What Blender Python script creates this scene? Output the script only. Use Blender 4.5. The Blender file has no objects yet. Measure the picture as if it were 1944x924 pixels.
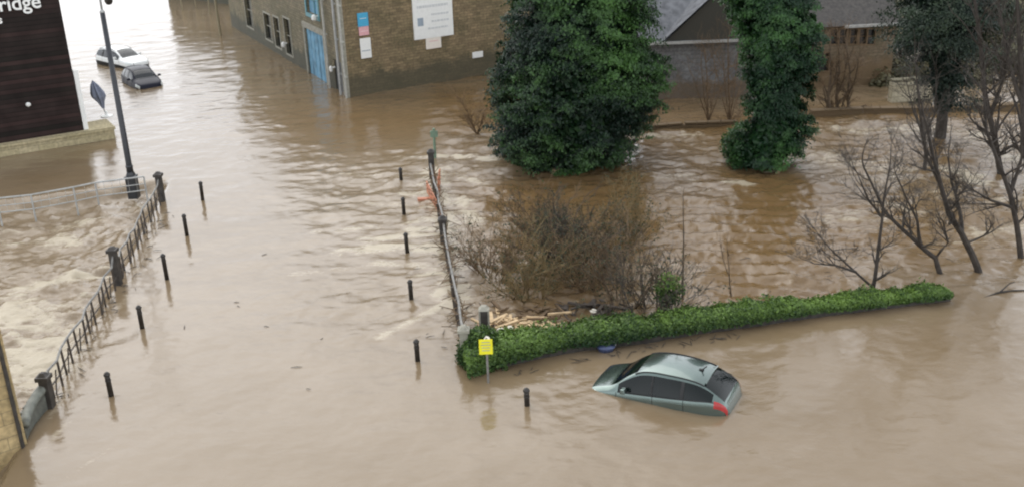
import bpy, math, random
import numpy as np
from mathutils import Vector, Matrix, Euler
random.seed(7); RNG = np.random.default_rng(11)
SC = bpy.context.scene; COL = SC.collection
R = math.radians
# ---------------------------------------------------------------- camera
CX, CY, FPX, HC = 972.0, 462.0, 1965.0, 13.5
nd = np.array([180., -5040., -FPX]); UU = -nd/np.linalg.norm(nd)
TH = math.asin(UU[2]); PH = math.asin(UU[0]/math.cos(TH))
fw = np.array([0, math.cos(TH), -math.sin(TH)]); r0 = np.array([1., 0, 0]); u0 = np.cross(r0, fw)
rv = math.cos(PH)*r0 + math.sin(PH)*u0; uv = np.cross(rv, fw); CAM = np.array([0, 0, HC])
cd = bpy.data.cameras.new('camera'); cam = bpy.data.objects.new('camera', cd); COL.objects.link(cam)
cd.sensor_width = 36; cd.lens = FPX/1944*36; cd.clip_start = .5; cd.clip_end = 5000
cam.matrix_world = Matrix(((rv[0], uv[0], -fw[0], 0), (rv[1], uv[1], -fw[1], 0), (rv[2], uv[2], -fw[2], HC), (0, 0, 0, 1)))
SC.camera = cam
# ---------------------------------------------------------------- light: overcast day
wd = bpy.data.worlds.new('World'); SC.world = wd; wd.use_nodes = True
nt = wd.node_tree; nt.nodes.clear()
sky = nt.nodes.new('ShaderNodeTexSky'); sky.sky_type = 'NISHITA'; sky.sun_disc = False
SUN_EL, SUN_AZ = R(50), R(332)
sky.sun_elevation = SUN_EL; sky.sun_rotation = SUN_AZ; sky.dust_density = 6; sky.air_density = 1.2; sky.ozone_density = 1
hs = nt.nodes.new('ShaderNodeHueSaturation'); hs.inputs['Saturation'].default_value = .22
bg = nt.nodes.new('ShaderNodeBackground'); bg.inputs['Strength'].default_value = .15
wo = nt.nodes.new('ShaderNodeOutputWorld')
nt.links.new(sky.outputs[0], hs.inputs['Color']); cl = nt.nodes.new('ShaderNodeMix'); cl.data_type = 'RGBA'; cl.inputs['Factor'].default_value = .75; cl.inputs[7].default_value = (7.6, 7.8, 8.1, 1)   # cloud deck over the whole sky, brightened near the horizon to whiten water reflections
tc = nt.nodes.new('ShaderNodeTexCoord'); sx = nt.nodes.new('ShaderNodeSeparateXYZ'); cr = nt.nodes.new('ShaderNodeValToRGB')
cr.color_ramp.elements[0].position = .05; cr.color_ramp.elements[0].color = (12.5, 12.9, 13.6, 1); cr.color_ramp.elements[1].position = .75; cr.color_ramp.elements[1].color = (6.2, 6.4, 6.8, 1)
nt.links.new(tc.outputs['Generated'], sx.inputs[0]); nt.links.new(sx.outputs[2], cr.inputs[0]); nt.links.new(cr.outputs[0], cl.inputs[7])
nt.links.new(hs.outputs[0], cl.inputs[6]); nt.links.new(cl.outputs[2], bg.inputs[0]); nt.links.new(bg.outputs[0], wo.inputs[0])
sl = bpy.data.lights.new('sun', 'SUN'); sl.energy = .7; sl.angle = R(60); sl.color = (1, .97, .92)
so = bpy.data.objects.new('sun', sl); COL.objects.link(so)
sd = Vector((math.sin(SUN_AZ)*math.cos(SUN_EL), math.cos(SUN_AZ)*math.cos(SUN_EL), math.sin(SUN_EL)))
so.rotation_euler = sd.to_track_quat('Z', 'Y').to_euler()
SC.view_settings.view_transform = 'Standard'; SC.view_settings.look = 'None'
SC.view_settings.exposure = 0.38; SC.view_settings.gamma = 1
SC.render.engine = 'CYCLES'; SC.cycles.use_denoising = True; SC.cycles.max_bounces = 6
SC.cycles.pixel_filter_type = 'BLACKMAN_HARRIS'; SC.cycles.filter_width = 2.1

# ---------------------------------------------------------------- places in the world
def ray(px, py): return (px-CX)/FPX*rv + (CY-py)/FPX*uv + fw
def G(px, py, z=0.0):
    d = ray(px, py); t = (z-HC)/d[2]; return CAM + t*d
def P(p): 
    q = np.asarray(p, float)-CAM; c = q@fw; return (CX+FPX*(q@rv)/c, CY-FPX*(q@uv)/c)
def onY(px, py, Y):
    d = ray(px, py); return CAM + d*(Y/d[1])
def topz(base, py):          # height at which the vertical over base meets row py
    lo, hi = -1, 13
    for _ in range(40):
        m = (lo+hi)/2
        if P((base[0], base[1], m))[1] > py: lo = m
        else: hi = m
    return lo
# ---------------------------------------------------------------- materials
def new_mat(name):
    m = bpy.data.materials.new(name); m.use_nodes = True; t = m.node_tree
    return m, t, t.nodes['Principled BSDF']
def N(t, typ, **k):
    n = t.nodes.new(typ)
    for a, v in k.items():
        if a in n.inputs: n.inputs[a].default_value = v
        else: setattr(n, a, v)
    return n
def ramp(t, src, stops):
    n = t.nodes.new('ShaderNodeValToRGB'); e = n.color_ramp.elements
    while len(e) < len(stops): e.new(.5)
    for i, (p, c) in enumerate(stops): e[i].position = p; e[i].color = (*c, 1)
    t.links.new(src, n.inputs[0]); return n.outputs[0]
def simple(name, c, rough=.6, metal=0, var=.18, scale=6, bump=.0, spec=.5):
    m, t, b = new_mat(name); b.inputs['Roughness'].default_value = rough; b.inputs['Metallic'].default_value = metal
    b.inputs['Specular IOR Level'].default_value = spec
    co = N(t, 'ShaderNodeTexCoord'); ns = N(t, 'ShaderNodeTexNoise', Scale=scale, Detail=5.0)
    t.links.new(co.outputs['Object'], ns.inputs['Vector'])
    c = np.array(c)
    o = ramp(t, ns.outputs[0], [(.3, tuple(c*(1-var))), (.7, tuple(np.minimum(c*(1+var), 1)))])
    t.links.new(o, b.inputs['Base Color'])
    if bump:
        bp = N(t, 'ShaderNodeBump', Strength=bump, Distance=.02); t.links.new(ns.outputs[0], bp.inputs['Height']); t.links.new(bp.outputs[0], b.inputs['Normal'])
    return m
def stone_mat(name, c1, c2, mortar, bw=.45, bh=.16, moss=(.06, .07, .03), mossamt=.5, low=None):
    m, t, b = new_mat(name); b.inputs['Roughness'].default_value = .9
    uvn = N(t, 'ShaderNodeUVMap')
    br = N(t, 'ShaderNodeTexBrick', Scale=1.0); br.inputs['Brick Width'].default_value = bw; br.inputs['Row Height'].default_value = bh
    br.inputs['Mortar Size'].default_value = .012; br.inputs['Color1'].default_value = (*c1, 1); br.inputs['Color2'].default_value = (*c2, 1)
    br.inputs['Mortar'].default_value = (*mortar, 1); br.inputs['Mortar Smooth'].default_value = .3; br.inputs['Bias'].default_value = -.1
    t.links.new(uvn.outputs[0], br.inputs['Vector'])
    ns = N(t, 'ShaderNodeTexNoise', Scale=.55, Detail=6.0, Roughness=.65); t.links.new(uvn.outputs[0], ns.inputs['Vector'])
    ns2 = N(t, 'ShaderNodeTexNoise', Scale=7.0, Detail=4.0); t.links.new(uvn.outputs[0], ns2.inputs['Vector'])
    mr = N(t, 'ShaderNodeMapRange'); mr.inputs['From Min'].default_value = .42; mr.inputs['From Max'].default_value = .68; mr.inputs['To Max'].default_value = mossamt
    t.links.new(ns.outputs[0], mr.inputs['Value'])
    mx = N(t, 'ShaderNodeMix', data_type='RGBA'); t.links.new(mr.outputs[0], mx.inputs['Factor']); t.links.new(br.outputs[0], mx.inputs[6]); mx.inputs[7].default_value = (*moss, 1)
    mu = N(t, 'ShaderNodeMix', data_type='RGBA', blend_type='MULTIPLY'); mu.inputs['Factor'].default_value = .8
    rr = ramp(t, ns2.outputs[0], [(.3, (.6, .6, .6)), (.7, (1.2, 1.2, 1.2))])
    t.links.new(mx.outputs[2], mu.inputs[6]); t.links.new(rr, mu.inputs[7])
    last = mu.outputs[2]
    if low:      # wet algae band left by the flood, with a ragged upper edge
        sp = N(t, 'ShaderNodeSeparateXYZ'); t.links.new(uvn.outputs[0], sp.inputs[0])
        ad = N(t, 'ShaderNodeMath', operation='MULTIPLY_ADD'); t.links.new(ns.outputs[0], ad.inputs[0]); ad.inputs[1].default_value = -2.2; t.links.new(sp.outputs[1], ad.inputs[2])
        mr2 = N(t, 'ShaderNodeMapRange'); mr2.inputs['From Min'].default_value = low[1]-1.1; mr2.inputs['From Max'].default_value = low[1]-.7; mr2.inputs['To Min'].default_value = .75; mr2.inputs['To Max'].default_value = 0
        t.links.new(ad.outputs[0], mr2.inputs['Value'])
        m3 = N(t, 'ShaderNodeMix', data_type='RGBA'); t.links.new(mr2.outputs[0], m3.inputs['Factor']); t.links.new(last, m3.inputs[6]); m3.inputs[7].default_value = (*low[0], 1); last = m3.outputs[2]
    t.links.new(last, b.inputs['Base Color'])
    bp = N(t, 'ShaderNodeBump', Strength=.6, Distance=.02); t.links.new(br.outputs['Fac'], bp.inputs['Height']); bp.invert = True; t.links.new(bp.outputs[0], b.inputs['Normal'])
    return m
def leaf_mat(name, dark, light, rough=.45, trans=.25):
    m, t, b = new_mat(name); b.inputs['Roughness'].default_value = rough; b.inputs['Specular IOR Level'].default_value = .35
    at = N(t, 'ShaderNodeAttribute', attribute_name='tint')
    o = ramp(t, at.outputs['Fac'], [(0, dark), (1, light)]); t.links.new(o, b.inputs['Base Color'])
    tr = N(t, 'ShaderNodeBsdfTranslucent'); t.links.new(o, tr.inputs[0]); mx = N(t, 'ShaderNodeMixShader'); mx.inputs[0].default_value = trans
    t.links.new(b.outputs[0], mx.inputs[1]); t.links.new(tr.outputs[0], mx.inputs[2]); t.links.new(mx.outputs[0], t.nodes['Material Output'].inputs[0])
    return m
M = dict(
 mill=stone_mat('mill_stone', (.30, .225, .125), (.18, .135, .075), (.12, .095, .065), mossamt=.45, low=((.075, .07, .045), 1.0)),
 mill_side=stone_mat('mill_side_stone', (.27, .23, .15), (.18, .16, .11), (.11, .1, .07), low=((.07, .075, .06), 1.0)),
 tan=stone_mat('tan_stone', (.55, .42, .22), (.46, .34, .17), (.34, .27, .15), bw=.7, bh=.34, mossamt=.25),
 plinth=stone_mat('plinth_stone', (.50, .43, .27), (.42, .36, .21), (.3, .26, .17), bw=.9, bh=.3, mossamt=.2),
 grey=stone_mat('grey_wall', (.20, .205, .205), (.16, .16, .165), (.13, .13, .13), bw=.45, bh=.22, moss=(.07, .06, .045), mossamt=.6, low=((.12, .085, .05), .75)),
 brown=stone_mat('brown_wall', (.20, .15, .10), (.15, .11, .07), (.10, .08, .055), low=((.15, .10, .05), 1.2)),
 gabledark=stone_mat('dark_gable', (.09, .08, .07), (.07, .065, .055), (.05, .045, .04)),
 pale=stone_mat('pale_rubble', (.50, .45, .33), (.36, .32, .22), (.2, .18, .12), bw=.6, bh=.3),
 darkstone=simple('dark_wet_stone', (.045, .04, .035), .6, var=.5, bump=.3),
 postblack=simple('black_paint', (.022, .019, .016), .45, var=.7, scale=9),
 lampgrey=simple('dark_grey_paint', (.03, .033, .038), .4),
 rail=simple('weathered_rail', (.20, .195, .18), .55, var=.3),
 raild=simple('rusty_dark_iron', (.06, .048, .038), .7, var=.4),
 railpale=simple('pale_galvanised', (.38, .39, .38), .45),
 white=simple('white_board', (.82, .83, .80), .5, var=.04),
 offwhite=simple('cream_board', (.80, .74, .66), .5, var=.05),
 cyan=simple('cyan_board', (.07, .38, .60), .5, var=.08),
 pink=simple('pink_board', (.72, .40, .42), .5, var=.1),
 ink=simple('grey_ink', (.30, .36, .42), .6, var=.1),
 inkpale=simple('pale_ink', (.60, .62, .62), .6, var=.05),
 yellow=simple('yellow_sign', (.85, .80, .03), .5, var=.05),
 blue=simple('faded_blue_paint', (.15, .33, .47), .6, var=.4, scale=1.5),
 teal=simple('teal_paint', (.09, .26, .30), .5, var=.25),
 stonetrim=simple('stone_trim', (.30, .29, .24), .85, var=.25, bump=.2),
 slate=simple('slate_roof', (.15, .155, .165), .9, var=.3, scale=3, bump=.4, spec=.15),
 eave=simple('pale_gutter', (.34, .34, .32), .5),
 pipe=simple('pale_pipe', (.42, .42, .38), .5, var=.2),
 darkpane=simple('dark_pane', (.018, .02, .022), .12, var=.3),
 bark=simple('wet_bark', (.045, .037, .03), .8, var=.4, bump=.3),
 barkb=simple('brown_bark', (.10, .072, .045), .8, var=.4),
 twig=simple('brown_twig', (.15, .10, .055), .85, var=.4),
 twigd=simple('dark_twig', (.05, .042, .034), .85, var=.4),
 twigo=simple('olive_twig', (.16, .115, .05), .85, var=.5, scale=2),
 wood=simple('raw_timber', (.52, .38, .22), .75, var=.3),
 debris=simple('pale_debris', (.70, .66, .56), .7, var=.2),
 orange=simple('orange_plastic', (.52, .21, .12), .5, var=.15),
 parasol=simple('slate_blue_canvas', (.20, .225, .29), .8, var=.2),
 green=simple('green_paint', (.16, .24, .17), .5),
 bluebin=simple('dark_blue_plastic', (.06, .08, .16), .4),
 leaf=leaf_mat('evergreen_leaf', (.006, .022, .012), (.075, .17, .038)),
 ivy=leaf_mat('ivy_leaf', (.008, .034, .013), (.075, .18, .045)),
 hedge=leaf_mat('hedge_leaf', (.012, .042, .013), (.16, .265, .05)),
 conifer=leaf_mat('conifer_leaf', (.010, .024, .016), (.055, .085, .045)),
 bush=leaf_mat('bush_leaf', (.025, .04, .02), (.09, .10, .05)),
 hill=simple('hillside_scrub', (.10, .095, .05), .9, var=.5, scale=.15, bump=.5),
 under=leaf_mat('undergrowth_leaf', (.04, .045, .02), (.20, .18, .10)),
)
m, t, b = new_mat('black_cladding'); M['clad'] = m
b.inputs['Roughness'].default_value = .75; b.inputs['Specular IOR Level'].default_value = .25
uvn = N(t, 'ShaderNodeUVMap'); sp = N(t, 'ShaderNodeSeparateXYZ'); t.links.new(uvn.outputs[0], sp.inputs[0])
md = N(t, 'ShaderNodeMath', operation='MULTIPLY'); md.inputs[1].default_value = 4.5; t.links.new(sp.outputs[1], md.inputs[0])
fr = N(t, 'ShaderNodeMath', operation='FRACT'); t.links.new(md.outputs[0], fr.inputs[0])
o = ramp(t, fr.outputs[0], [(0, (.004, .004, .004)), (.2, (.024, .019, .018))]); 
ns = N(t, 'ShaderNodeTexNoise', Scale=1.2, Detail=6.0); t.links.new(uvn.outputs[0], ns.inputs['Vector'])
fl = N(t, 'ShaderNodeMath', operation='FLOOR'); t.links.new(md.outputs[0], fl.inputs[0]); wn = N(t, 'ShaderNodeTexWhiteNoise', noise_dimensions='1D'); t.links.new(fl.outputs[0], wn.inputs['W'])
tone = ramp(t, wn.outputs['Value'], [(0, (.6, .62, .55)), (.5, (1.0, .85, .8)), (1, (1.7, 1.25, 1.2))]); m0 = N(t, 'ShaderNodeMix', data_type='RGBA', blend_type='MULTIPLY'); m0.inputs['Factor'].default_value = 1; t.links.new(o, m0.inputs[6]); t.links.new(tone, m0.inputs[7]); o = m0.outputs[2]
mu = N(t, 'ShaderNodeMix', data_type='RGBA', blend_type='MULTIPLY'); mu.inputs['Factor'].default_value = 1
t.links.new(o, mu.inputs[6]); t.links.new(ramp(t, ns.outputs[0], [(.3, (.7, .65, .65)), (.7, (1.3, 1.3, 1.3))]), mu.inputs[7]); t.links.new(mu.outputs[2], b.inputs['Base Color'])
bp = N(t, 'ShaderNodeBump', Strength=.8, Distance=.02); t.links.new(fr.outputs[0], bp.inputs['Height']); t.links.new(bp.outputs[0], b.inputs['Normal'])
# ---------------------------------------------------------------- mesh helpers
class MB:
    def __init__(s): s.v = []; s.f = []; s.uv = None
    def quad(s, a, b, c, d, uvs=None):
        n = len(s.v); s.v += [tuple(a), tuple(b), tuple(c), tuple(d)]; s.f.append((n, n+1, n+2, n+3))
        if uvs is not None:
            if s.uv is None: s.uv = {}
            s.uv[len(s.f)-1] = uvs
    def box(s, c, size, ax=None, taper=1.0):
        c = np.array(c, float); ax = np.eye(3) if ax is None else np.asarray(ax); n = len(s.v)
        for k in (-1, 1):
            q = taper if k > 0 else 1
            for i, j in ((-1, -1), (1, -1), (1, 1), (-1, 1)):
                s.v.append(tuple(c + ax[0]*i*size[0]/2*q + ax[1]*j*size[1]/2*q + ax[2]*k*size[2]/2))
        s.f += [(n+3, n+2, n+1, n), (n+4, n+5, n+6, n+7)] + [(n+i, n+(i+1) % 4, n+4+(i+1) % 4, n+4+i) for i in range(4)]
        return s
    def tube(s, pts, rad, sides=6, cap=True):
        pts = [np.array(p, float) for p in pts]; n0 = len(s.v)
        if not hasattr(rad, '__len__'): rad = [rad]*len(pts)
        for i, p in enumerate(pts):
            d = pts[min(i+1, len(pts)-1)]-pts[max(i-1, 0)]; d /= (np.linalg.norm(d)+1e-9)
            a = np.cross(d, (0, 0, 1) if abs(d[2]) < .9 else (1, 0, 0)); a /= np.linalg.norm(a); bb = np.cross(d, a)
            for k in range(sides):
                w = 2*math.pi*k/sides; s.v.append(tuple(p + rad[i]*(math.cos(w)*a + math.sin(w)*bb)))
        for i in range(len(pts)-1):
            for k in range(sides):
                a0 = n0+i*sides+k; a1 = n0+i*sides+(k+1) % sides; s.f.append((a0, a1, a1+sides, a0+sides))
        if cap: s.f.append(tuple(n0+k for k in range(sides))[::-1]); s.f.append(tuple(n0+(len(pts)-1)*sides+k for k in range(sides)))
        return s
    def facing(s, i0, nrm):
        for i in range(i0, len(s.f)):
            a, b_, c = [np.array(s.v[k]) for k in s.f[i][:3]]
            q = nrm(a) if callable(nrm) else nrm
            if np.cross(b_-a, c-b_)@q < 0:
                s.f[i] = s.f[i][::-1]
                if s.uv and i in s.uv: s.uv[i] = s.uv[i][::-1]
    def lathe(s, c, prof, sides=14):
        return s.tube([(c[0], c[1], c[2]+z) for r_, z in prof], [max(r_, .002) for r_, z in prof], sides)
    def build(s, name, mat, parent=None, world=False, smooth=False, bevel=0):
        if name in ('roof', 'gable_roof'): s.facing(0, np.array([0, 0, 1.]))
        off = np.array(parent.location) if (parent is not None and world) else np.zeros(3)
        me = bpy.data.meshes.new(name); me.from_pydata([tuple(np.array(v)-off) for v in s.v] if world else s.v, [], s.f)
        if s.uv is not None:
            ul = me.uv_layers.new(name='UVMap'); k = 0
            for i, f_ in enumerate(s.f):
                for j in range(len(f_)):
                    if i in s.uv: ul.data[k].uv = s.uv[i][j]
                    k += 1
        me.materials.append(M[mat] if isinstance(mat, str) else mat)
        if smooth: me.polygons.foreach_set('use_smooth', [True]*len(me.polygons))
        o = bpy.data.objects.new(name, me); COL.objects.link(o)
        if parent: o.parent = parent
        if bevel:
            bm = o.modifiers.new('bevel', 'BEVEL'); bm.width = bevel; bm.segments = 2; bm.limit_method = 'ANGLE'
        return o
def tag(o, label=None, cat=None, group=None, kind=None):
    for k, v in (('label', label), ('category', cat), ('group', group), ('kind', kind)):
        if v: o[k] = v
    return o
def empty(name, loc, label=None, cat=None, group=None, rz=0):
    o = bpy.data.objects.new(name, None); COL.objects.link(o); o.location = loc; o.rotation_euler = (0, 0, rz)
    return tag(o, label, cat, group)
def kids(o): return [c for c in bpy.data.objects if c.parent == o]
def copy_tree(o, parent=None):
    c = o.copy(); COL.objects.link(c); c.parent = parent
    for ch in kids(o): copy_tree(ch, c)
    return c
def fbm(x, y, seed, octs=4, rough=.5):
    out = np.zeros_like(x, dtype=float); amp = 1; tot = 0
    for o_ in range(octs):
        g = np.random.default_rng(seed+o_*17).random((256, 256)); k = 2**o_
        xs = x*k+o_*13.7; ys = y*k+o_*7.3; xi = np.floor(xs).astype(int); yi = np.floor(ys).astype(int)
        fx = xs-xi; fy = ys-yi; fx = fx*fx*(3-2*fx); fy = fy*fy*(3-2*fy)
        a = g[xi % 256, yi % 256]; b_ = g[(xi+1) % 256, yi % 256]; c = g[xi % 256, (yi+1) % 256]; d = g[(xi+1) % 256, (yi+1) % 256]
        out += amp*((a*(1-fx)+b_*fx)*(1-fy)+(c*(1-fx)+d*fx)*fy); tot += amp; amp *= rough
    return out/tot
def sstep(a, b, x): t_ = np.clip((x-a)/(b-a), 0, 1); return t_*t_*(3-2*t_)
def mesh_np(name, V, F, mat, parent=None, attrs=None, smooth=False):
    """V (n,3), F (m,k) arrays -> object, vertices in world space moved under the parent"""
    if parent is not None: V = V-np.array(parent.location)
    me = bpy.data.meshes.new(name); k = F.shape[1]
    me.vertices.add(len(V)); me.vertices.foreach_set('co', V.astype(np.float32).ravel())
    me.loops.add(F.size); me.loops.foreach_set('vertex_index', F.astype(np.int32).ravel())
    me.polygons.add(len(F)); me.polygons.foreach_set('loop_start', np.arange(0, F.size, k, dtype=np.int32))
    me.update(calc_edges=True)
    if smooth: me.polygons.foreach_set('use_smooth', np.ones(len(F), bool))
    for an, av in (attrs or {}).items():
        a = me.attributes.new(an, 'FLOAT', 'POINT'); a.data.foreach_set('value', av.astype(np.float32))
    me.materials.append(M[mat]); o = bpy.data.objects.new(name, me); COL.objects.link(o)
    if parent is not None: o.parent = parent
    return o
def leaves(C, NRM, size, tint, name, mat, parent=None, spread=.9, kind=None):
    """a bent leaf at every centre, its face turned loosely to the normal"""
    n = len(C); nr = NRM + RNG.normal(0, spread, (n, 3)); nr /= np.linalg.norm(nr, axis=1)[:, None]
    a = np.cross(nr, RNG.normal(0, 1, (n, 3))); a /= np.linalg.norm(a, axis=1)[:, None]; b_ = np.cross(nr, a)
    s = (size*RNG.uniform(.6, 1.35, n))[:, None]
    V = np.stack([C-a*s*.5, C+b_*s*.33-nr*s*.1, C+a*s*.55, C-b_*s*.33-nr*s*.1], 1).reshape(-1, 3)
    i = np.arange(n)[:, None]*4; F = np.concatenate([i+np.array([[0, 1, 2]]), i+np.array([[0, 2, 3]])], 0)
    o = mesh_np(name, V, F, mat, parent, {'tint': np.repeat(np.clip(tint, 0, 1), 4)})
    if kind: o['kind'] = kind
    return o
# ---------------------------------------------------------------- setting: the flood water
def seg_mask(X, Y, a, b_, w):
    a = np.array(a[:2]); b_ = np.array(b_[:2]); d = b_-a; L = d@d
    t_ = np.clip(((X-a[0])*d[0]+(Y-a[1])*d[1])/L, 0, 1)
    return np.exp(-(((X-a[0]-t_*d[0])**2+(Y-a[1]-t_*d[1])**2)/w**2))
def side(X, Y, a, b_):     # signed distance, positive left of a->b
    d = np.array(b_[:2])-np.array(a[:2]); d /= np.linalg.norm(d)
    return d[0]*(Y-a[1])-d[1]*(X-a[0])
LR = [G(95, 772), G(225, 540), G(308, 382)]           # the left railing's foot
RR = [G(884, 690), G(821, 340)]                       # the right railing's foot
HW = [G(*p) for p in ((890, 722), (945, 702), (1100, 670), (1300, 643), (1500, 612), (1700, 588), (1808, 574))]  # foot of the hedge
ys = [-30.]
yy = 15.; 
ys += list(np.linspace(-10, 14.6, 12))
while yy < 112: ys.append(yy); yy += .0033*yy
while yy < 1500: ys.append(yy); yy *= 1.12
xs = list(-np.geomspace(1500, 32, 22)) + list(np.arange(-31.5, -17, .16)) + list(np.arange(-17, 17, .085)) + list(np.arange(17, 32, .13)) + list(np.geomspace(32, 1500, 22))
X, Y = np.meshgrid(np.array(xs), np.array(ys)); 
dl = side(X, Y, LR[0], LR[2])                          # >0: the river below the left railing
leftriver = sstep(.05, .7, dl)*sstep(1.0, -.3, side(X, Y, G(-400, 440), G(285, 352)))
dr = -side(X, Y, RR[0], RR[1])
hedge_in = side(X, Y, HW[1], HW[-1])                   # >0 beyond the hedge
rightriver = sstep(0, 1.2, dr)*sstep(0, 1.0, hedge_in)
cut = sstep(3, 0, side(X, Y, G(1180, 250), G(1944, 215)))
rightriver = rightriver*(.35+.65*cut)
over = sstep(-9, -.2, dr)*sstep(.8, -.4, dr)*sstep(25, 30, Y)*sstep(52, 44, Y)      # water pouring over the bridge deck
street = sstep(-4, -9, X)*sstep(40, 60, Y)
n1 = fbm(X*.8, Y*.8, 1, 5, .55); n2 = fbm(X*.55+.3*Y, Y*1.15-.25*X, 40, 4, .55); n3 = fbm(X*2.6, Y*3.4, 70, 3, .6); n4 = fbm(X*.16, Y*.2, 90, 3)
ridged = 1-np.abs(2*fbm(X*.5, Y*1.25, 140, 4, .55)-1)
rough = np.clip(.10 + .95*leftriver + .62*rightriver + .42*over*n4*1.9 + .07*street, 0, 1)
Z = rough*(.34*(n1-.5)+.30*(n2-.5)+.12*(n3-.5)) + rough**2*.16*(ridged-.7) + leftriver*(.16*(n2-.5)+.10*(n3-.5))
Z += .004*(n2-.5)+.006*(n3-.5)+.008*(n1-.5)
Z -= .45*leftriver
sw = seg_mask(X, Y, G(1420, 420), G(1440, 530), 1.9)
Z += sw*.055*np.sin((Y+.18*X)*2*math.pi/.95+3*n1)      # standing waves in the brown reach
far = sstep(130, 90, np.hypot(X, Y)); Z *= far
foam = np.zeros_like(X)
def F_(x0, y0, x1, y1, w, k):
    global foam
    foam = np.maximum(foam, k*seg_mask(X, Y, G(x0, y0), G(x1, y1), w))
for a in [(800, 330, 822, 322, .4, .8), (770, 370, 828, 368, .35, .9), (780, 440, 842, 436, .5, 1.1), (700, 470, 845, 470, .4, 1.0), (800, 520, 856, 515, .35, .8), (835, 560, 864, 545, .3, .9), (650, 478, 850, 462, .40, .85), (690, 455, 850, 440, .35, .7), (775, 420, 850, 412, .4, .75), (700, 388, 840, 396, .3, .5), (790, 352, 845, 352, .3, .6), (830, 296, 960, 302, .35, .9),
          (740, 300, 820, 298, .3, .5), (785, 608, 860, 570, .22, .55), (825, 588, 865, 560, .2, .6), (868, 590, 846, 440, .55, .75), (846, 440, 822, 330, .6, .85), (835, 500, 862, 500, .3, .6), (720, 500, 850, 505, .35, .5), (720, 640, 780, 612, .2, .5), (600, 440, 720, 432, .3, .45), (640, 330, 760, 338, .35, .4), (560, 520, 700, 505, .3, .3),
          (1385, 348, 1420, 350, .35, 1.1), (1440, 335, 1470, 322, .25, .6), (1200, 262, 1330, 256, .35, .6), (1130, 282, 1240, 258, .3, .6), (1800, 322, 1870, 345, .6, 1.0), (1790, 370, 1944, 380, .6, .5),
          (1560, 300, 1700, 330, 1.6, .30), (1600, 420, 1700, 400, 1.4, .35), (1850, 450, 1944, 430, 1.0, .45), (1600, 245, 1760, 245, 1.6, .35), (1850, 255, 1944, 300, 1.2, .5), (1230, 330, 1330, 350, 1.6, .22),
          (0, 560, 90, 690, 1.1, .9), (20, 680, 80, 620, .8, .8), (60, 640, 130, 600, .5, .8), (60, 520, 215, 490, .5, .9), (150, 500, 215, 500, .3, 1.0), (30, 560, 170, 545, .5, .5), (0, 430, 120, 440, .6, .5), (90, 420, 260, 380, .6, .35),
          (870, 380, 900, 420, .5, .6), (860, 320, 900, 350, .5, .4), (60, 870, 130, 800, .14, .35), (130, 905, 210, 850, .10, .25), (90, 800, 240, 560, .16, .3), (245, 540, 318, 392, .13, .3)]:
    F_(*a)
foam = foam*np.clip(.0+2.2*(ridged-.5)+2.0*(n3-.42)+1.0*(n1-.35), 0, 1.4)
foam += leftriver*np.clip(4.5*(ridged*.5+n3*.5-.74), 0, .42) + .6*rightriver*np.clip(4*(ridged*.5+n3*.5-.72), 0, .5)
foam *= far
pale = np.clip(leftriver*.45+over*.3, 0, 1)
silt_and_reflections = np.clip(sstep(0, 1.5, dr)*sstep(0, 1.5, hedge_in)*np.clip(.25+1.6*(n4-.35), 0, 1)+.9*seg_mask(X, Y, G(1440, 360), G(1440, 520), 2.6)+.75*seg_mask(X, Y, G(690, 225), G(930, 215), 6)+.5*seg_mask(X, Y, G(1010, 360), G(1200, 370), 3), 0, 1)  # brown silt of the right river, plus painted dark reflections of mill and trees
ny, nx = X.shape; idx = np.arange(ny*nx).reshape(ny, nx)
Fq = np.stack([idx[:-1, :-1], idx[:-1, 1:], idx[1:, 1:], idx[1:, :-1]], -1).reshape(-1, 4)
m, t, b = new_mat('muddy_flood_water'); M['water'] = m
co = N(t, 'ShaderNodeTexCoord'); mp = N(t, 'ShaderNodeMapping'); mp.inputs['Scale'].default_value = (.75, 1.2, 1); mp.inputs['Rotation'].default_value = (0, 0, .12)
t.links.new(co.outputs['Object'], mp.inputs['Vector'])
nA = N(t, 'ShaderNodeTexNoise', Scale=.22, Detail=4.0, Roughness=.6); t.links.new(co.outputs['Object'], nA.inputs['Vector'])
nB = N(t, 'ShaderNodeTexNoise', Scale=2.6, Detail=5.0, Roughness=.62, Distortion=.5); t.links.new(mp.outputs[0], nB.inputs['Vector'])
nC = N(t, 'ShaderNodeTexNoise', Scale=7.5, Detail=4.0, Roughness=.6, Distortion=.3); t.links.new(mp.outputs[0], nC.inputs['Vector'])
aR = N(t, 'ShaderNodeAttribute', attribute_name='rough'); aF = N(t, 'ShaderNodeAttribute', attribute_name='foam'); aP = N(t, 'ShaderNodeAttribute', attribute_name='pale')
base = ramp(t, nA.outputs[0], [(.3, (.180, .130, .075)), (.7, (.226, .172, .112))])
mP = N(t, 'ShaderNodeMix', data_type='RGBA'); t.links.new(aP.outputs['Fac'], mP.inputs['Factor']); t.links.new(base, mP.inputs[6]); mP.inputs[7].default_value = (.26, .20, .13, 1)
fm = N(t, 'ShaderNodeMath', operation='MULTIPLY_ADD'); t.links.new(nC.outputs[0], fm.inputs[0]); fm.inputs[1].default_value = 1.0; fm.inputs[2].default_value = -.5
fa = N(t, 'ShaderNodeMath', operation='ADD'); t.links.new(fm.outputs[0], fa.inputs[0]); t.links.new(aF.outputs['Fac'], fa.inputs[1])
fr_ = N(t, 'ShaderNodeMapRange'); fr_.inputs['From Min'].default_value = .22; fr_.inputs['From Max'].default_value = .85; fr_.inputs['To Max'].default_value = .72; t.links.new(fa.outputs[0], fr_.inputs['Value'])
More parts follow.
